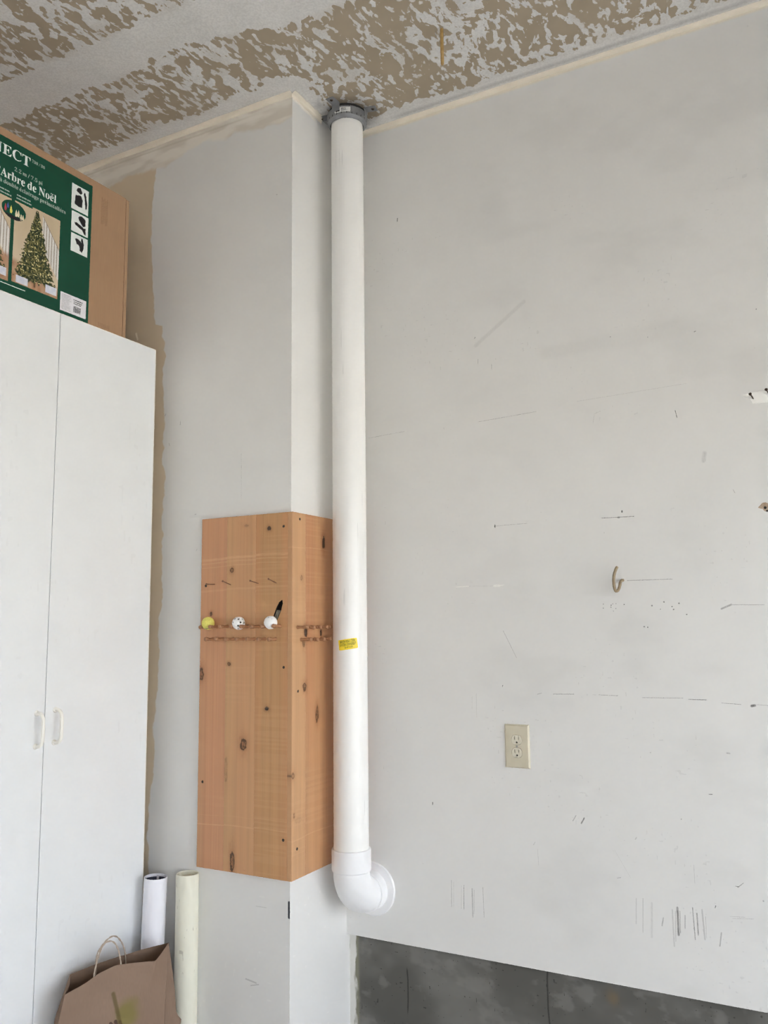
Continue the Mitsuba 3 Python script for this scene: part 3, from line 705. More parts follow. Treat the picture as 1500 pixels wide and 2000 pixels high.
# ------------------------------------------------------------------ hooks and wall nails
matte('mat_hook', lambda p, n, uv: mix([0.20, 0.150, 0.088], [0.29, 0.225, 0.140], noise(p.x * 120, p.y * 120, p.z * 120)), 0.45, 0.4)
matte('mat_hook_gold', lambda p, n, uv: mix([0.30, 0.185, 0.062], [0.42, 0.275, 0.10], noise(p.x * 120, p.y * 120, p.z * 120)), 0.4, 0.4)
put('wall_hook', tube(spline([(0.9815, 0.012, 1.4825), (0.9812, -0.014, 1.4825), (0.9800, -0.026, 1.4760), (0.9770, -0.031, 1.4600), (0.9715, -0.038, 1.4500), (0.9690, -0.048, 1.4530), (0.9675, -0.053, 1.4680), (0.9680, -0.055, 1.4880), (0.9720, -0.054, 1.5060), (0.9770, -0.050, 1.5200)], 48), 0.0044, 16),
    'mat_hook', 'tan coated utility hook screwed into the right wall', 'hook', smooth=50)
hv_ = np.array([0.4061, -0.9138])
put('ceiling_hook', tube(spline([(0.587 + hv_[0] * s_, -0.368 + hv_[1] * s_, H + z_) for s_, z_ in ((0, 0.02), (0, -0.030), (-0.006, -0.060), (0.000, -0.100), (0.022, -0.128), (0.048, -0.124), (0.062, -0.098), (0.064, -0.070))], 48), 0.0052, 16),
    'mat_hook_gold', 'golden tan hook hanging from the ceiling', 'hook', smooth=50)
for i, (x, z, ang, lab) in enumerate(((1.3790, 1.9915, 1, 'bent dark nail at the left tip of the torn white wall patch'), (1.4215, 1.9985, 1, 'straight dark nail at the right side of the torn white wall patch'))):
    a, b = np.array([x, 0.008, z]), np.array([x - 0.006, -0.030, z + 0.0085])
    d_ = (b - a) / np.linalg.norm(b - a)
    put('wall_nail', cat(tube([a, (a + b) / 2, b], 0.0018, 10, 'flat'), tube([b - d_ * 0.0005, b + d_ * 0.0012], 0.0042, 14, 'flat')), 'mat_screw', lab, 'nail', smooth=40)

# ------------------------------------------------------------------ cabinet
def f_cab(p, n, uv):
    c = mix([0.675, 0.69, 0.695], [0.705, 0.72, 0.725], fbm(p.y * 6, p.z * 6, 1.0))
    sc = smoothstep(0.86, 0.90, noise(p.y * 80, p.z * 40, 3.0)) * smoothstep(0.62, 0.72, noise(p.y * 6, p.z * 5, 7.0))
    return mix(c, [0.45, 0.45, 0.45], sc * 0.10)


matte('mat_cabinet', f_cab, 0.38, 0.4)
matte('mat_cabinet_edge', [0.74, 0.70, 0.63], 0.5, 0.3)
matte('mat_handle', [0.74, 0.72, 0.665], 0.35, 0.5)
cab = thing('cabinet', 'tall white two-door storage cabinet below the Christmas tree carton', 'cabinet')
yr, yg, yl = -0.4106, -0.8314, -1.2522
carcass = cat(cbox(-1.12, XC - 0.0185, yr - 0.016, yr, 0, Z_CAB - 0.002, 0.0008), cbox(-1.12, XC - 0.0185, yl, yl + 0.016, 0, Z_CAB - 0.002, 0.0008), cbox(-1.12, XC - 0.0185, yl + 0.016, yr - 0.016, Z_CAB - 0.018, Z_CAB - 0.002),
              cbox(-1.12, XC - 0.0185, yl + 0.016, yr - 0.016, 0.06, 0.076), cbox(-1.12, -1.116, yl + 0.016, yr - 0.016, 0.076, Z_CAB - 0.018), cbox(XC - 0.06, XC - 0.044, yl + 0.016, yr - 0.016, 0.0, 0.06))
obj('body', carcass, 'mat_cabinet', cab)
for k, (a, b, hy) in enumerate(((yg + 0.0012, yr, -0.7948), (yl, yg - 0.0012, -0.8615))):
    dr_k = obj('door', cbox(XC - 0.0165, XC, a, b, 0.063, Z_CAB, 0.0008), 'mat_cabinet', cab)
    obj('edge_band', cat(cbox(XC - 0.0160, XC + 0.0002, b - 0.0002 if k == 0 else a - 0.0002, b + 0.0012 if k == 0 else a + 0.0002, 0.063, Z_CAB, 0.0001), cbox(XC - 0.0160, XC + 0.0002, a, b, Z_CAB - 0.0002, Z_CAB + 0.0012, 0.0001)), 'mat_cabinet_edge', dr_k)
    zt, zb = (1.1165, 1.0210) if k == 0 else (1.1120, 1.0175)
    hp = [(XC - 0.002, hy, zt), (XC + 0.012, hy, zt), (XC + 0.022, hy, zt - 0.004), (XC + 0.0285, hy, zt - 0.014), (XC + 0.0300, hy, zt - 0.028), (XC + 0.0305, hy, (zt + zb) / 2), (XC + 0.0300, hy, zb + 0.028), (XC + 0.0285, hy, zb + 0.014), (XC + 0.022, hy, zb + 0.004), (XC + 0.012, hy, zb), (XC - 0.002, hy, zb)]
    obj('handle', cat(tube(spline(hp, 60), 0.0052, 20), *[move(turn(lathe([(0, -0.001), (0.0085, -0.001), (0.0085, 0.0015), (0.0055, 0.005), (0, 0.005)], 24), (0, 1, 0), 90), XC, hy, q) for q in (zt, zb)]), 'mat_handle', dr_k, smooth=45)

# ------------------------------------------------------------------ Christmas tree carton
def f_card(p, n, uv):
    flute = noise(p.y * 500, p.z * 30, p.x * 60)
    c = mix([0.335, 0.205, 0.120], [0.385, 0.245, 0.150], fbm(p.y * 5, p.z * 5, p.x * 5))
    return c * (0.95 + 0.08 * flute)


matte('mat_card', f_card, 0.75, 0.2)
matte('mat_card_print', [0.255, 0.145, 0.085], 0.75, 0.2)
matte('mat_green', lambda p, n, uv: mix([0.0045, 0.052, 0.029], [0.007, 0.066, 0.037], fbm(p.y * 7, p.z * 7, 1.0)), 0.55, 0.25)
matte('mat_white_print', [0.70, 0.74, 0.71], 0.5, 0.3)
matte('mat_grey_print', [0.34, 0.35, 0.36], 0.6, 0.2)
matte('mat_dim_print', [0.36, 0.43, 0.38], 0.5, 0.3)
GLYPHS = {'.':(40,[[[(11,4),(13,18),(23,19),(28,16),(29,5),(25,0),(17,-1)]]]),'/':(56,[[[(2,0),(39,102),(41,106),(54,106),(15,0)]]]),'0':(82,[[[(5,49),(8,82),(13,93),(20,101),(31,106),(48,106),(59,103),(68,95),(73,85),(77,71),(78,42),(73,20),(63,6),(48,-1),(31,0),(19,6),(10,19)],[(28,64),(32,16),(36,10),(44,8),(50,13),(53,21),(55,71),(52,88),(49,94),(44,97),(36,95),(31,86)]]]),'2':(82,[[[(6,0),(6,17),(40,51),(47,64),(50,76),(50,85),(47,93),(41,97),(35,97),(27,89),(25,72),(15,73),(9,76),(6,81),(7,94),(17,103),(31,106),(46,106),(60,103),(67,98),(71,91),(71,73),(58,54),(20,17),(57,17),(65,23),(68,31),(76,31),(75,0)]]]),'3':(82,[[[(5,21),(9,27),(17,29),(18,21),(24,12),(40,10),(48,14),(53,24),(53,36),(47,45),(35,50),(21,50),(21,59),(38,60),(47,68),(50,79),(47,92),(40,97),(32,96),(26,88),(25,75),(18,75),(10,78),(6,83),(6,92),(8,97),(18,104),(30,106),(52,106),(67,98),(72,88),(71,74),(63,63),(53,56),(67,50),(75,40),(76,24),(69,10),(64,6),(50,0),(21,0),(7,7),(5,12)]]]),'5':(82,[[[(6,16),(6,22),(10,26),(18,27),(20,18),(24,12),(39,10),(48,16),(52,25),(52,40),(47,50),(36,55),(15,52),(9,55),(14,106),(69,106),(70,79),(62,79),(60,86),(57,89),(24,89),(21,73),(22,63),(30,65),(50,64),(62,59),(69,53),(75,39),(74,22),(69,13),(55,2),(44,-1),(28,-1),(12,5)]]]),'7':(82,[[[(6,75),(7,106),(78,106),(77,94),(37,0),(25,0),(25,3),(63,89),(22,90),(17,85),(16,75)]]]),'A':(96,[[[(-2,0),(-2,4),(3,5),(7,9),(12,18),(44,101),(49,103),(84,19),(90,8),(98,4),(98,0),(51,0),(51,4),(62,7),(61,16),(55,29),(23,29),(17,14),(17,8),(20,5),(28,4),(28,0)],[(26,36),(53,36),(39,68),(37,66)]]]),'C':(104,[[[(7,35),(6,57),(9,73),(18,87),(27,95),(38,101),(50,104),(69,103),(83,97),(87,97),(91,99),(93,104),(96,104),(96,69),(92,70),(88,80),(77,92),(67,98),(55,99),(44,94),(39,88),(34,77),(32,68),(31,58),(32,36),(34,27),(40,16),(50,8),(56,6),(66,6),(81,12),(88,17),(94,24),(95,24),(98,21),(98,19),(89,9),(83,6),(73,1),(64,-1),(44,0),(30,6),(22,11),(13,22)]]]),'E':(97,[[[(3,0),(3,4),(13,6),(17,13),(17,86),(15,92),(11,95),(4,96),(4,100),(88,100),(88,70),(84,70),(84,74),(80,84),(71,92),(59,94),(45,94),(41,91),(41,55),(47,55),(55,58),(61,65),(63,75),(67,76),(67,26),(63,26),(61,38),(55,46),(46,49),(41,49),(41,10),(46,6),(58,6),(71,9),(79,14),(83,18),(91,31),(94,31),(89,0)]]]),'N':(109,[[[(4,0),(4,4),(9,4),(13,6),(17,12),(17,85),(8,95),(4,96),(4,100),(35,100),(85,39),(86,40),(86,89),(83,94),(73,96),(73,100),(106,100),(106,96),(98,95),(95,92),(93,83),(93,-2),(87,-1),(24,75),(23,74),(24,10),(28,5),(37,4),(37,0)]]]),'T':(94,[[[(3,69),(3,100),(91,100),(90,69),(87,69),(85,79),(78,90),(69,94),(58,95),(58,12),(62,6),(72,4),(72,0),(20,0),(20,4),(25,4),(30,6),(34,13),(34,95),(24,94),(16,91),(8,80),(6,70)]]]),'a':(76,[[[(5,20),(7,26),(18,34),(43,44),(43,60),(40,65),(35,67),(28,67),(23,63),(27,56),(27,49),(24,45),(19,44),(10,45),(7,50),(7,57),(15,67),(29,71),(44,71),(55,69),(61,63),(65,52),(65,11),(72,9),(69,4),(60,-1),(52,-1),(45,4),(43,8),(31,0),(17,-1),(6,6)],[(26,23),(27,13),(31,9),(36,9),(43,15),(43,39),(34,35),(29,30)]]]),'b':(80,[[[(2,97),(2,101),(31,101),(31,64),(41,70),(54,71),(64,67),(70,59),(75,47),(75,28),(69,14),(58,3),(48,-1),(38,-1),(23,7),(14,0),(9,-1),(9,93),(7,96)],[(31,12),(34,7),(43,5),(50,10),(53,17),(54,48),(50,59),(44,63),(35,61),(31,55)]]]),'c':(65,[[[(5,43),(10,56),(20,67),(33,71),(49,70),(59,63),(61,59),(60,50),(56,46),(45,48),(43,64),(40,67),(31,65),(25,52),(26,29),(31,17),(38,11),(49,10),(59,17),(63,14),(54,5),(44,0),(30,-1),(23,1),(16,6),(7,17),(5,26)]]]),'d':(81,[[[(5,25),(6,48),(15,65),(28,71),(37,71),(49,65),(49,92),(46,96),(39,97),(39,101),(70,101),(70,13),(74,8),(78,7),(78,4),(49,-1),(48,7),(39,0),(26,-1),(14,6),(6,18)],[(26,45),(28,15),(33,8),(40,7),(48,14),(49,56),(41,63),(36,63),(29,57)]]]),'e':(67,[[[(5,26),(5,44),(7,54),(19,68),(30,71),(44,70),(53,66),(59,57),(62,38),(26,37),(28,22),(36,12),(46,10),(53,13),(59,19),(63,18),(60,12),(50,3),(40,-1),(29,-1),(20,2),(9,13)],[(27,56),(26,44),(44,44),(44,56),(40,66),(34,67),(30,65)]]]),'g':(72,[[[(3,-18),(4,-12),(14,-6),(6,3),(6,12),(13,20),(20,24),(6,37),(5,50),(7,58),(17,67),(29,70),(70,68),(70,59),(60,59),(64,51),(64,39),(61,33),(53,26),(44,23),(28,23),(22,18),(22,14),(28,11),(49,11),(64,6),(69,-2),(69,-13),(66,-20),(52,-29),(23,-31),(10,-27)],[(17,-13),(19,-21),(25,-24),(43,-25),(53,-22),(58,-14),(56,-9),(50,-7),(21,-7)],[(25,52),(27,33),(32,28),(37,28),(42,33),(44,57),(39,65),(32,66),(28,62)]]]),'i':(44,[[[(4,0),(4,4),(11,7),(11,61),(10,64),(5,65),(5,69),(32,69),(32,10),(35,5),(40,4),(40,0)]],[[(11,87),(12,96),(17,101),(25,102),(32,96),(33,88),(28,81),(17,81)]]]),'l':(44,[[[(4,0),(4,4),(11,7),(11,93),(10,95),(5,96),(5,100),(32,100),(32,10),(35,5),(40,4),(40,0)]]]),'m':(122,[[[(4,0),(4,4),(11,7),(11,60),(9,64),(4,65),(4,69),(32,69),(33,60),(44,69),(55,70),(64,68),(71,58),(80,67),(94,70),(102,69),(108,62),(111,53),(111,9),(113,5),(119,4),(119,0),(83,0),(83,4),(90,7),(91,11),(91,49),(89,57),(85,59),(78,58),(71,51),(71,10),(73,5),(79,4),(79,0),(44,0),(44,4),(49,5),(51,8),(51,53),(46,59),(38,57),(32,51),(32,8),(35,5),(39,4),(39,0)]]]),'n':(84,[[[(4,0),(4,4),(11,7),(11,60),(9,64),(4,65),(4,69),(32,69),(33,60),(46,69),(56,70),(65,68),(69,63),(73,51),(73,8),(75,5),(81,4),(81,0),(44,0),(44,4),(50,5),(52,9),(52,53),(46,59),(38,57),(32,50),(32,9),(35,5),(40,4),(40,0)]]]),'o':(74,[[[(4,34),(6,48),(11,59),(20,68),(32,71),(47,70),(56,66),(68,51),(70,35),(69,22),(63,11),(54,3),(43,-1),(27,0),(17,6),(6,19)],[(27,19),(31,6),(40,4),(45,8),(48,17),(48,51),(44,63),(39,67),(31,65),(27,57)]]]),'p':(81,[[[(4,-30),(4,-26),(9,-25),(11,-21),(11,61),(9,65),(5,66),(5,69),(31,69),(32,61),(37,67),(46,71),(56,71),(63,69),(71,60),(77,45),(77,27),(71,11),(65,4),(55,-1),(45,-1),(33,6),(33,-21),(37,-25),(44,-26),(44,-30)],[(33,16),(38,8),(46,7),(51,11),(55,19),(55,51),(53,57),(47,62),(39,61),(32,52)]]]),'r':(63,[[[(4,0),(4,4),(11,7),(11,61),(10,64),(5,65),(5,69),(32,69),(33,58),(45,69),(56,70),(61,68),(64,56),(60,50),(52,49),(45,56),(41,57),(33,48),(33,8),(36,5),(44,4),(44,0)]]]),'s':(64,[[[(7,24),(12,24),(16,13),(27,5),(37,6),(41,10),(43,15),(40,21),(19,31),(11,39),(8,44),(8,56),(11,62),(19,69),(35,71),(48,69),(54,71),(54,50),(50,50),(45,61),(35,67),(27,66),(23,60),(23,56),(28,50),(44,43),(55,33),(56,16),(53,7),(48,3),(39,-1),(29,-1),(16,3),(7,-1)]]]),'t':(50,[[[(5,63),(5,68),(18,81),(28,94),(31,94),(32,70),(45,69),(45,63),(31,62),(32,13),(39,10),(45,18),(49,16),(44,6),(39,2),(32,-1),(22,-1),(13,5),(11,9),(11,62)]]]),'u':(82,[[[(3,66),(3,69),(31,69),(32,15),(35,10),(41,9),(50,16),(50,61),(48,65),(42,66),(42,69),(71,69),(71,14),(74,9),(80,8),(80,5),(66,4),(50,-1),(49,8),(42,2),(33,-1),(24,-1),(17,2),(10,15),(10,59),(7,65)]]])}


def serif(text, height, width=None):
    """Serif lettering as flat polygons, from the origin along +x."""
    x, out_ = 0.0, []
    accents = {'ë': 'e', 'é': 'e', 'à': 'a'}
    for ch in text:
        if ch == ' ':
            x += 30
            continue
        if ch == "'":
            out_.append(sbox(x + 4, 70, x + 12, 100)); x += 20
            continue
        base = accents.get(ch, ch)
        adv, polys = GLYPHS[base]
        for rings in polys:
            g = Polygon(rings[0], rings[1:]).buffer(0)
            out_.append(__import__('shapely').affinity.translate(g, x, 0))
        if ch == 'ë':
            out_ += [Point(x + adv * 0.3, 90).buffer(8), Point(x + adv * 0.7, 90).buffer(8)]
        if ch == 'é':
            out_.append(Polygon([(x + adv * 0.4, 80), (x + adv * 0.6, 104), (x + adv * 0.82, 104), (x + adv * 0.52, 80)]))
        if ch == 'à':
            out_.append(Polygon([(x + adv * 0.6, 80), (x + adv * 0.4, 104), (x + adv * 0.18, 104), (x + adv * 0.48, 80)]))
        x += adv
    k = height / 100.0
    kx = width / x if width else k
    return [__import__('shapely').affinity.scale(g, kx, k, origin=(0, 0)) for g in out_]


def flat_yz(polys, y, z, x0, thick=0.0003):
    """Polygons (u, v) laid on the plane x = x0: u along +y, v along +z."""
    ms = []
    for g in polys:
        for q in getattr(g, 'geoms', [g]):
            if q.area <= 0:
                continue
            m = trimesh.creation.extrude_polygon(q, thick, engine='earcut')
            V = m.vertices.copy()
            m.vertices = np.stack([x0 + V[:, 2], y + V[:, 0], z + V[:, 1]], 1)
            ms.append(m)
    return cat(*ms)


def quad(y0, y1, z0, z1):
    return [sbox(y0, z0, y1, z1)]


zt_, zb_, ye, yl_ = 2.8570, Z_CAB + 0.0008, -0.5370, -1.3300
carton = thing('carton', 'cardboard Christmas tree carton with green printed front, lying on the white cabinet', 'carton')
obj('box', cbox(-0.93, XB - 0.0045, yl_, ye, zb_, zt_, 0.002), 'mat_card', carton)
fp = cbox(XB - 0.0045, XB, yl_ + 0.002, ye - 0.0165, zb_ + 0.001, zt_ - 0.0005, 0.0008)
obj('end_flap', cbox(XB - 0.0045, XB - 0.0008, ye - 0.0140, ye - 0.0003, zb_ + 0.001, zt_ - 0.003, 0.0008), 'mat_card', carton)
obj('front_flap', fp, 'mat_card', carton)
pr = obj('printed_front', flat_yz(quad(-1.163, -0.7050, zb_ + 0.004, 2.8310), 0, 0, XB, 0.0003), 'mat_green', carton, label='green printed area')
X1 = XB + 0.0003
lw = 'lettering'
obj(lw, flat_yz(serif('NECT', 0.0315, 0.1385), -1.0900, 2.7765, X1), 'mat_white_print', pr, label='large white serif word NECT')
obj(lw, flat_yz(serif("'Arbre de Noël", 0.0260, 0.210), -1.0592, 2.7052, X1), 'mat_white_print', pr)
obj(lw, flat_yz(serif('2.2 m / 7.5 pi', 0.0125, 0.104), -1.0080, 2.7403, X1), 'mat_dim_print', pr)
obj(lw, flat_yz(serif('730 / 30', 0.0090, 0.050), -0.9480, 2.7975, X1), 'mat_dim_print', pr)
obj(lw, flat_yz(serif('à double éclairage préinstallées', 0.0130, 0.246), -1.0570, 2.6850, X1), 'mat_dim_print', pr)
for y0, y1, z in ((-1.075, -1.016, 2.6640), (-1.075, -1.010, 2.6530), (-0.9950, -0.9420, 2.6665), (-0.9960, -0.9390, 2.6560)):
    bars = [sbox(q, z, q + w_, z + 0.0042) for q, w_ in zip(np.arange(y0, y1 - 0.004, 0.0062), np.tile([0.0048, 0.0056, 0.004], 8))]
    obj('small_print', flat_yz(bars, 0, 0, X1), 'mat_dim_print', pr)
obj('line', flat_yz(quad(-1.0700, -0.9505, 2.3764, 2.3788), 0, 0, X1), 'mat_white_print', pr)


def f_photo(p, n, uv):
    y, z = p.y, p.z
    # wall, stairs, floor of the printed picture
    c = mix([0.50, 0.40, 0.27], [0.56, 0.47, 0.35], smoothstep(2.60, 2.40, z))
    for cy in (-0.9183, -1.1030):
        u = y - cy
        stair = smoothstep(0.004, 0.0, dr.abs(z - (2.560 - 1.35 * (u - 0.045))) - 0.050) * smoothstep(0.018, 0.024, u) * smoothstep(0.0925, 0.091, u)
        rail = dr.abs((u / 0.0105) - dr.floor(u / 0.0105) - 0.5)
        bal = mix([0.33, 0.29, 0.25], [0.62, 0.60, 0.56], smoothstep(0.12, 0.22, rail))
        c = mix(c, bal, stair)
        c = mix(c, [0.27, 0.2, 0.14], (1 - smoothstep(0.0, 0.004, dr.abs(z - (2.610 - 1.35 * (u - 0.045))))) * smoothstep(0.018, 0.024, u) * smoothstep(0.0925, 0.091, u))
    wood_f = smoothstep(2.455, 2.435, z + 0.25 * (y + 0.918))
    c = mix(c, [0.33, 0.165, 0.085], wood_f * (0.6 + 0.4 * noise(y * 90, z * 60)))
    for cy in (-0.9183, -1.1030):
        u, t = y - cy, (2.648 - z) / 0.222
        w_ = 0.004 + 0.064 * t
        edge = dr.abs(u) - w_ * (0.80 + 0.42 * noise(u * 160, z * 210, 5.0))
        tree = smoothstep(0.002, -0.002, edge) * smoothstep(2.418, 2.426, z + 0.016 * noise(u * 130, 3.0)) * smoothstep(2.652, 2.646, z)
        leaf = mix([0.020, 0.030, 0.014], [0.115, 0.105, 0.035], smoothstep(0.35, 0.75, noise(u * 230, z * 230, 9.0)))
        leaf = mix(leaf, [0.62, 0.54, 0.28], smoothstep(0.74, 0.84, noise(u * 270, z * 270, 19.0)))
        trunk = smoothstep(0.004, 0.003, dr.abs(u)) * smoothstep(2.432, 2.428, z) * smoothstep(2.398, 2.402, z)
        c = mix(mix(c, [0.12, 0.06, 0.035], trunk), leaf, tree)
        for gy, gz, gw, gh in ((-0.046, 2.4065, 0.021, 0.0115), (0.062, 2.413, 0.021, 0.0125)):
            g = smoothstep(1.08, 0.95, dr.maximum(dr.abs(u - gy) / gw, dr.abs(z - gz) / gh))
            c = mix(c, mix([0.50, 0.52, 0.62], [0.66, 0.66, 0.70], noise(u * 120, z * 120)), g)
    return c


matte('mat_photo', f_photo, 0.42, 0.4)
oval = Point(0, 0).buffer(1.0, 32)
ov = __import__('shapely').affinity.scale(oval, 0.0425, 0.0290)
ov = __import__('shapely').affinity.translate(ov, -1.0030, 2.6140)
obj('picture', flat_yz([sbox(-1.160, 2.3870, -1.0125, 2.6470)], 0, 0, X1, 0.0002), 'mat_photo', pr, label='printed picture of a lit tree by a staircase')
obj('picture', flat_yz([sbox(-1.0005, 2.3920, -0.8310, 2.6543).difference(sbox(-1.01, 2.648, -0.937, 2.67))], 0, 0, X1, 0.0002), 'mat_photo', pr, label='printed picture of a lit tree by a staircase')
obj('oval', flat_yz([ov], 0, 0, X1 + 0.0002, 0.0002), 'mat_green', pr)
for k, (cy, cz, rgb, s) in enumerate(((-1.0325, 2.613, (0.35, 0.05, 0.07), 1.0), (-1.0245, 2.622, (0.06, 0.10, 0.30), 0.8), (-1.0130, 2.6135, (0.62, 0.55, 0.12), 1.1), (-0.9945, 2.6085, (0.66, 0.60, 0.42), 1.0), (-0.9865, 2.6105, (0.66, 0.60, 0.42), 1.0), (-0.9770, 2.6025, (0.66, 0.60, 0.42), 0.9), (-0.9700, 2.6035, (0.66, 0.60, 0.42), 0.8))):
    matte(f'mat_bulb_{k}', list(rgb), 0.4, 0.4)
    fl_ = Polygon([(-0.0028, -0.011), (-0.0042, -0.003), (-0.002, 0.006), (0, 0.0125), (0.002, 0.006), (0.0042, -0.003), (0.0028, -0.011)])
    obj('bulb', flat_yz([__import__('shapely').affinity.translate(__import__('shapely').affinity.scale(fl_, s * 1.05, s), cy, cz)], 0, 0, X1 + 0.0004, 0.0002), f'mat_bulb_{k}', pr)
obj('oval_foot', flat_yz([ov.intersection(sbox(-1.05, 2.58, -0.95, 2.5965))], 0, 0, X1 + 0.0004, 0.0002), 'mat_black', pr)  # black printed segment along the bottom of the oval


def rag(pts, seed, amp=0.0011):
    """A ragged outline through the points, like the bristly branches in the little pictures."""
    g = np.random.default_rng(seed)
    out_ = []
    for (a, b), (c_, d_) in zip(pts, pts[1:] + pts[:1]):
        for t in np.linspace(0, 1, 6)[:-1]:
            out_.append((a + (c_ - a) * t + g.uniform(-amp, amp), b + (d_ - b) * t + g.uniform(-amp, amp)))
    return Polygon(out_).buffer(0)


for (y0, y1, z0, z1), art in (((-0.7905, -0.7205, 2.7175, 2.8045), [[(.26, .78), (.36, .93), (.52, .95), (.62, .78), (.50, .70), (.40, .74)], [(.18, .24), (.24, .60), (.55, .66), (.66, .50), (.62, .22), (.40, .18)], [(.70, .82), (.80, .86), (.92, .50), (.90, .22), (.82, .24), (.78, .55)]]),
                              ((-0.7875, -0.7180, 2.6420, 2.7112), [[(.36, .78), (.58, .93), (.84, .80), (.82, .50), (.66, .44), (.50, .62)], [(.18, .46), (.30, .52), (.72, .38), (.86, .40), (.84, .08), (.74, .10), (.66, .26), (.26, .34)]]),
                              ((-0.7868, -0.7178, 2.5738, 2.6358), [[(.24, .74), (.42, .80), (.62, .66), (.60, .92), (.68, .90), (.78, .58), (.74, .34), (.66, .12), (.54, .20), (.50, .44), (.32, .52)]])):
    pn = obj('panel', flat_yz(quad(y0, y1, z0, z1), 0, 0, X1), 'mat_white_print', pr, label='white picture of a tree section')
    ms = [flat_yz([rag([(y0 + a * (y1 - y0), z0 + b * (z1 - z0)) for a, b in A], 7 + j)], 0, 0, X1 + 0.0003, 0.0002) for j, A in enumerate(art)]
    # (a part's drawing lies on it as part of the print)
    obj('drawing', cat(*ms), 'mat_black', pr)
lab_ = (-0.8195, -0.7150, 2.3625, 2.4238)
matte('mat_label_paper', [0.70, 0.69, 0.72], 0.5, 0.3)
obj('code_label', flat_yz(quad(*lab_), 0, 0, X1, 0.0003), 'mat_label_paper', pr, label='white bar code label')
g = np.random.default_rng(3)
lines = []
for i in range(13):
    z = 2.4170 - i * 0.0041
    y = -0.8150
    while y < -0.7790 - (i % 4) * 0.002:
        w_ = g.uniform(0.002, 0.006)
        lines.append(sbox(y, z, min(y + w_, -0.776), z + 0.0018))
        y += w_ + 0.0014
obj('label_text', flat_yz(lines, 0, 0, X1 + 0.0003, 0.0002), 'mat_grey_print', pr)
lines = []
for i, (z, a, b) in enumerate(((2.4110, -0.7675, -0.7290), (2.4045, -0.7660, -0.7310), (2.3985, -0.7660, -0.7350))):
    y = a
    while y < b:
        w_ = g.uniform(0.003, 0.007)
        lines.append(sbox(y, z, min(y + w_, b), z + 0.0030))
        y += w_ + 0.0015
y = -0.7660
while y < -0.7370:
    w_ = g.choice([0.0006, 0.0010, 0.0016])
    lines.append(sbox(y, 2.3715, y + w_, 2.3925))
    y += w_ + g.choice([0.0006, 0.0009])
obj('bar_code', flat_yz(lines, 0, 0, X1 + 0.0003, 0.0002), 'mat_black', pr)
ghost = [sbox(-0.6640 + 0.006 * i, 2.7150 + 0.004 * (i % 3), -0.6640 + 0.006 * i + 0.0035, 2.8120 - 0.006 * (i % 2)) for i in range(5)]
gh2 = [sbox(-0.6620 + 0.0075 * i, 2.3580, -0.6620 + 0.0075 * i + 0.0045, 2.3710) for i in range(7)]
matte('mat_ghost', [0.31, 0.185, 0.108], 0.75, 0.2)
for q in (ghost, gh2):
    obj('faded_print', flat_yz(q, 0, 0, XB, 0.00015), 'mat_ghost', carton)

# ------------------------------------------------------------------ rolled paper and cardboard tube in the corner
matte('mat_roll', lambda p, n, uv: mix([0.74, 0.74, 0.79], [0.78, 0.78, 0.82], noise(p.x * 30, p.y * 30, p.z * 5)), 0.5, 0.3)
matte('mat_roll_dark', [0.055, 0.06, 0.085], 0.6, 0.3)
matte('mat_roll_in', [0.62, 0.60, 0.64], 0.6, 0.2)
roll = thing('paper_roll', 'white rolled paper standing between the cabinet and the cream tube', 'paper roll')
a, b = np.array([-0.4860, -0.4250, 0.0]), np.array([-0.4735, -0.4180, 0.5520])


def along(m, a, b):
    d_ = (b - a) / np.linalg.norm(b - a)
    m = m.copy()
    m.apply_transform(trimesh.geometry.align_vectors((0, 0, 1), d_))
    m.apply_translation(a)
    return m


Lr = float(np.linalg.norm(b - a))
obj('outer_sheet', along(lathe([(0.0362, 0.0), (0.0370, 0.0), (0.0370, Lr), (0.0362, Lr), (0.0362, 0.0)], 72), a, b), 'mat_roll', roll, smooth=40)
inner = obj('inner_sheet', along(lathe([(0.0338, 0.0), (0.0355, 0.0), (0.0355, Lr - 0.009), (0.0338, Lr - 0.009), (0.0338, 0.0)], 64), a, b), 'mat_roll_dark', roll, smooth=40, label='dark inner sheet')
th_ = math.radians(120)
obj('sheet_edge', along(move(turn(cbox(-0.0040, 0.0040, -0.0007, 0.0007, 0.03, Lr - 0.004, 0.0002), (0, 0, 1), 18), 0.033 * math.cos(th_), 0.033 * math.sin(th_), 0), a, b), 'mat_roll_in', roll)


def f_cream(p, n, uv):
    c = mix([0.66, 0.645, 0.535], [0.70, 0.685, 0.575], fbm(p.x * 20, p.y * 20, p.z * 3))
    d_ = smoothstep(0.78, 0.84, noise(p.x * 130, p.y * 130, p.z * 45)) * smoothstep(0.60, 0.70, noise(p.x * 20, p.y * 20, p.z * 9))
    return mix(c, [0.33, 0.30, 0.24], d_ * 0.55)


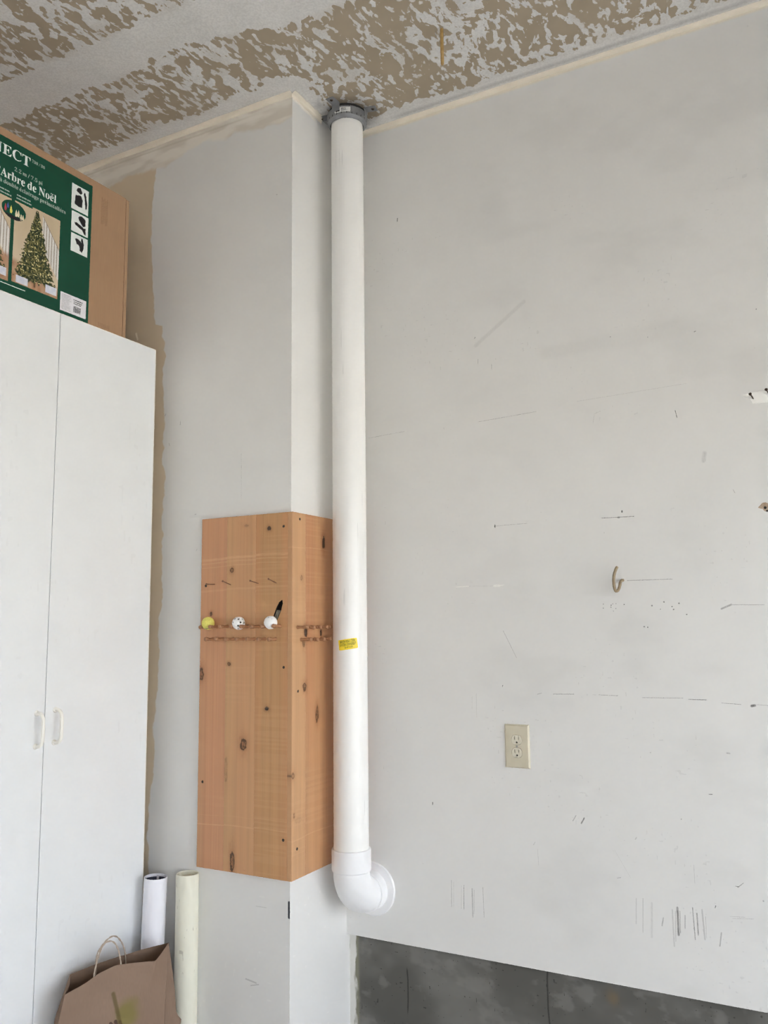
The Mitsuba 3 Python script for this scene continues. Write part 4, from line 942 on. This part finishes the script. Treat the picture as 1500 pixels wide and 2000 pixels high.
matte('mat_cream', f_cream, 0.42, 0.4)
matte('mat_cream_in', [0.60, 0.54, 0.42], 0.6, 0.2)
ct = thing('cream_tube', 'cream plastic tube standing against the wall right of the paper bag', 'tube')
a, b = np.array([-0.3745, -0.3760, 0.0]), np.array([-0.3775, -0.3745, 0.5640])
Lc = float(np.linalg.norm(b - a))
RC = 0.0366
obj('outer_shell', along(lathe([(RC - 0.004, 0.0), (RC, 0.0), (RC, Lc - 0.004), (RC - 0.001, Lc - 0.001), (RC - 0.003, Lc), (RC - 0.005, Lc - 0.002), (RC - 0.0055, Lc - 0.006), (RC - 0.0055, 0.01), (RC - 0.004, 0.0)], 72), a, b), 'mat_cream', ct, smooth=35)
obj('end_plug', along(lathe([(0, Lc - 0.030), (0.012, Lc - 0.029), (0.024, Lc - 0.024), (RC - 0.0052, Lc - 0.012), (RC - 0.0052, Lc - 0.040), (0, Lc - 0.040)], 48), a, b), 'mat_cream_in', ct, smooth=35)

# ------------------------------------------------------------------ paper bag
B1 = np.array([-0.5000, -0.7364, 0.0])
PH = math.radians(62)
BD, BN = np.array([math.cos(PH), math.sin(PH), 0]), np.array([math.sin(PH), -math.cos(PH), 0])


def L(s, o, z):
    return B1 + BD * s + BN * o + np.array([0, 0, z])


def sheet(tops, mids, bots, n=28, m=30, bulge=0.0, seed=1, amp=0.0016):
    """A panel between two lines of (s, o, z) points, a little crumpled."""
    def line(P):
        P = np.asarray(P, float)
        t = np.r_[0, np.cumsum(np.linalg.norm(np.diff(P, axis=0), axis=1))]
        q = np.linspace(0, t[-1], n)
        return np.stack([np.interp(q, t, P[:, k]) for k in range(3)], 1)
    A, Mm, Bm = line(tops), line(mids), line(bots)
    V, U = [], []
    for i in range(m):
        v = i / (m - 1)
        for j in range(n):
            u = j / (n - 1)
            k = 0.30
            q = A[j] * (1 - v / k) + Mm[j] * (v / k) if v < k else Mm[j] * (1 - (v - k) / (1 - k)) + Bm[j] * (v - k) / (1 - k)
            w = math.sin(math.pi * u) * math.sin(math.pi * min(v, 1))
            q = q + np.array([0, bulge * w, 0])
            wr = (meshkit.fbm(np.array([[u * 5, v * 6, seed]]), 3, seed)[0] - 0.5) * 2 * amp * 2.2 * min(1, 8 * u, 8 * (1 - u))
            V.append(L(q[0], q[1] + wr, q[2])), U.append((u, v))
    F = []
    for i in range(m - 1):
        for j in range(n - 1):
            a_, b_, c_, d_ = i * n + j, i * n + j + 1, (i + 1) * n + j + 1, (i + 1) * n + j
            F += [(a_, d_, b_), (b_, d_, c_)]
    return np.array(V), np.array(F), np.array(U)


INK = [(0.050, 0.236, 0.062, 0.231, 0.006), (0.066, 0.232, 0.070, 0.226, 0.005), (0.086, 0.244, 0.094, 0.234, 0.005), (0.100, 0.246, 0.104, 0.232, 0.006), (0.112, 0.243, 0.116, 0.229, 0.005), (0.020, 0.228, 0.040, 0.224, 0.005)]


def f_bag(p, n, uv):
    c = mix([0.205, 0.137, 0.097], [0.235, 0.160, 0.115], fbm(p.x * 14, p.y * 14, p.z * 14))
    c = c * (0.96 + 0.08 * noise(p.x * 600, p.y * 600, p.z * 60))
    s = (p.x + 0.5000) * BD[0] + (p.y + 0.7364) * BD[1]
    o = (p.x + 0.5000) * BN[0] + (p.y + 0.7364) * BN[1]
    front_ = smoothstep(0.055, 0.065, o) * smoothstep(-0.045, -0.03, s) * smoothstep(0.245, 0.235, s)
    # printed yellow-green leaf with a dark stem, and lettering below it
    u, v = s - 0.128, p.z - 0.255
    leafm = smoothstep(1.0, 0.35, dr.sqrt(dr.square(u / 0.055) + dr.square(v / 0.055)) + 0.5 * (fbm(u * 30, v * 30, 3.0) - 0.5)) * smoothstep(-0.034, 0.0, u + 0.02 * (noise(v * 60, 2.0) - 0.5))
    c = mix(c, [0.165, 0.140, 0.036], leafm * 0.8 * front_)
    ink = mi.Float(0)
    for a, b, q, d_, w in INK:
        ink = dr.maximum(ink, 1 - smoothstep(0.6, 1.0, seg(s, p.z, a, b, q, d_) / w))
    c = mix(c, [0.055, 0.028, 0.022], ink * 0.85 * front_)
    stem = 1 - smoothstep(0.3, 1.0, seg(s, p.z, 0.094, 0.318, 0.112, 0.240) / 0.0085)
    c = mix(c, [0.095, 0.070, 0.022], stem * 0.75 * front_)
    return c


matte('mat_bag', f_bag, 0.7, 0.2)
matte('mat_bag_ink', [0.06, 0.032, 0.026], 0.6, 0.2)
matte('mat_cord', [0.40, 0.325, 0.26], 0.8, 0.1)
bag = thing('paper_bag', 'brown paper shopping bag with twisted handles, in front of the white cabinet', 'bag')
FT = [(-0.037, 0.10, 0.3414), (0.0218, 0.10, 0.3606), (0.0535, 0.10, 0.377), (0.1012, 0.10, 0.389), (0.160, 0.10, 0.384), (0.2209, 0.10, 0.3755), (0.277, 0.052, 0.4011)]
FB = [(-0.085, 0.125, 0.001), (-0.02, 0.125, 0.001), (0.05, 0.125, 0.001), (0.1, 0.125, 0.001), (0.15, 0.125, 0.001), (0.20, 0.125, 0.001), (0.240, 0.125, 0.001)]
BT = [(0.0, 0.0, 0.3547), (0.0715, 0.0, 0.3677), (0.2094, 0.0, 0.3811), (0.2947, 0.0, 0.3832), (0.279, 0.049, 0.4011)]
BB = [(-0.07, 0.0, 0.001), (0.05, 0.0, 0.001), (0.18, 0.0, 0.001), (0.30, 0.0, 0.001), (0.335, 0.012, 0.001)]
GL = [(0.0, 0.0, 0.3547), (-0.010, 0.045, 0.347), (-0.037, 0.10, 0.3414)]
GLB = [(-0.07, 0.0, 0.001), (-0.082, 0.06, 0.001), (-0.085, 0.125, 0.001)]
FM = [(-0.0525, 0.10, 0.267), (0.02, 0.112, 0.266), (0.06, 0.115, 0.265), (0.10, 0.115, 0.265), (0.15, 0.114, 0.264), (0.20, 0.110, 0.263), (0.2510, 0.101, 0.262)]
BM = [(-0.040, 0.010, 0.25), (0.06, 0.0, 0.25), (0.19, 0.0, 0.25), (0.29, 0.005, 0.25), (0.312, 0.020, 0.25)]
GLM = [(-0.040, 0.010, 0.25), (-0.035, 0.055, 0.258), (-0.0525, 0.10, 0.267)]
GRM = [(0.2510, 0.101, 0.262), (0.272, 0.066, 0.256), (0.312, 0.020, 0.25)]
GR = [(0.277, 0.052, 0.4011), (0.2785, 0.050, 0.401), (0.279, 0.049, 0.4011)]
GRB = [(0.240, 0.125, 0.001), (0.262, 0.070, 0.001), (0.335, 0.012, 0.001)]
obj('front_panel', trimesh.Trimesh(*sheet(FT, FM, FB, 40, 34, 0.012, 1)[:2], process=False), 'mat_bag', bag, smooth=True)
obj('back_panel', trimesh.Trimesh(*sheet(BT, BM, BB, 36, 30, -0.004, 2)[:2], process=False), 'mat_bag', bag, smooth=True)
obj('gusset', trimesh.Trimesh(*sheet(GL, GLM, GLB, 18, 30, 0.0, 3, 0.001)[:2], process=False), 'mat_bag', bag, smooth=True)
V, F, U = sheet(GR, GRM, GRB, 22, 34, 0.0, 4, 0.001)
crease = np.clip(1 - abs(U[:, 0] - 0.45) / 0.3, 0, 1) * np.clip(U[:, 1] * 2.2, 0, 1)
V = V - crease[:, None] * BD * 0.036
knob = np.exp(-((U[:, 0] - 0.93) / 0.10) ** 2 - ((U[:, 1] - 0.56) / 0.045) ** 2)
V = V + knob[:, None] * (BD * 0.016 + BN * 0.010)
obj('gusset', trimesh.Trimesh(V, F, process=False), 'mat_bag', bag, smooth=True)


def twist(P, n=90, R=0.0019):
    C_ = spline([L(*q) for q in P], n)
    ms = []
    for ph in (0, math.pi):
        t = np.gradient(C_, axis=0)
        t /= np.linalg.norm(t, axis=1, keepdims=True)
        a_ = np.cross(t, BN)
        a_ /= np.linalg.norm(a_, axis=1, keepdims=True)
        b_ = np.cross(t, a_)
        q = np.arange(n) * 0.55 + ph
        ms.append(tube(C_ + 0.0011 * (np.cos(q)[:, None] * a_ + np.sin(q)[:, None] * b_), R * 0.75, 8))
    return cat(*ms)


obj('handle', twist([(0.0722, 0.003, 0.335), (0.0740, 0.003, 0.362), (0.0752, 0.003, 0.3913), (0.0938, 0.004, 0.4222), (0.1237, 0.004, 0.4381), (0.1458, 0.003, 0.4191), (0.1592, 0.003, 0.3826), (0.163, 0.003, 0.345)]), 'mat_cord', bag, smooth=50)
obj('handle', twist([(0.0425, 0.097, 0.345), (0.0434, 0.097, 0.3765), (0.0561, 0.099, 0.4306), (0.0727, 0.100, 0.4565), (0.0873, 0.100, 0.4585), (0.1025, 0.100, 0.4449), (0.1137, 0.099, 0.4144), (0.1189, 0.097, 0.3894), (0.1200, 0.097, 0.350)]), 'mat_cord', bag, smooth=50)
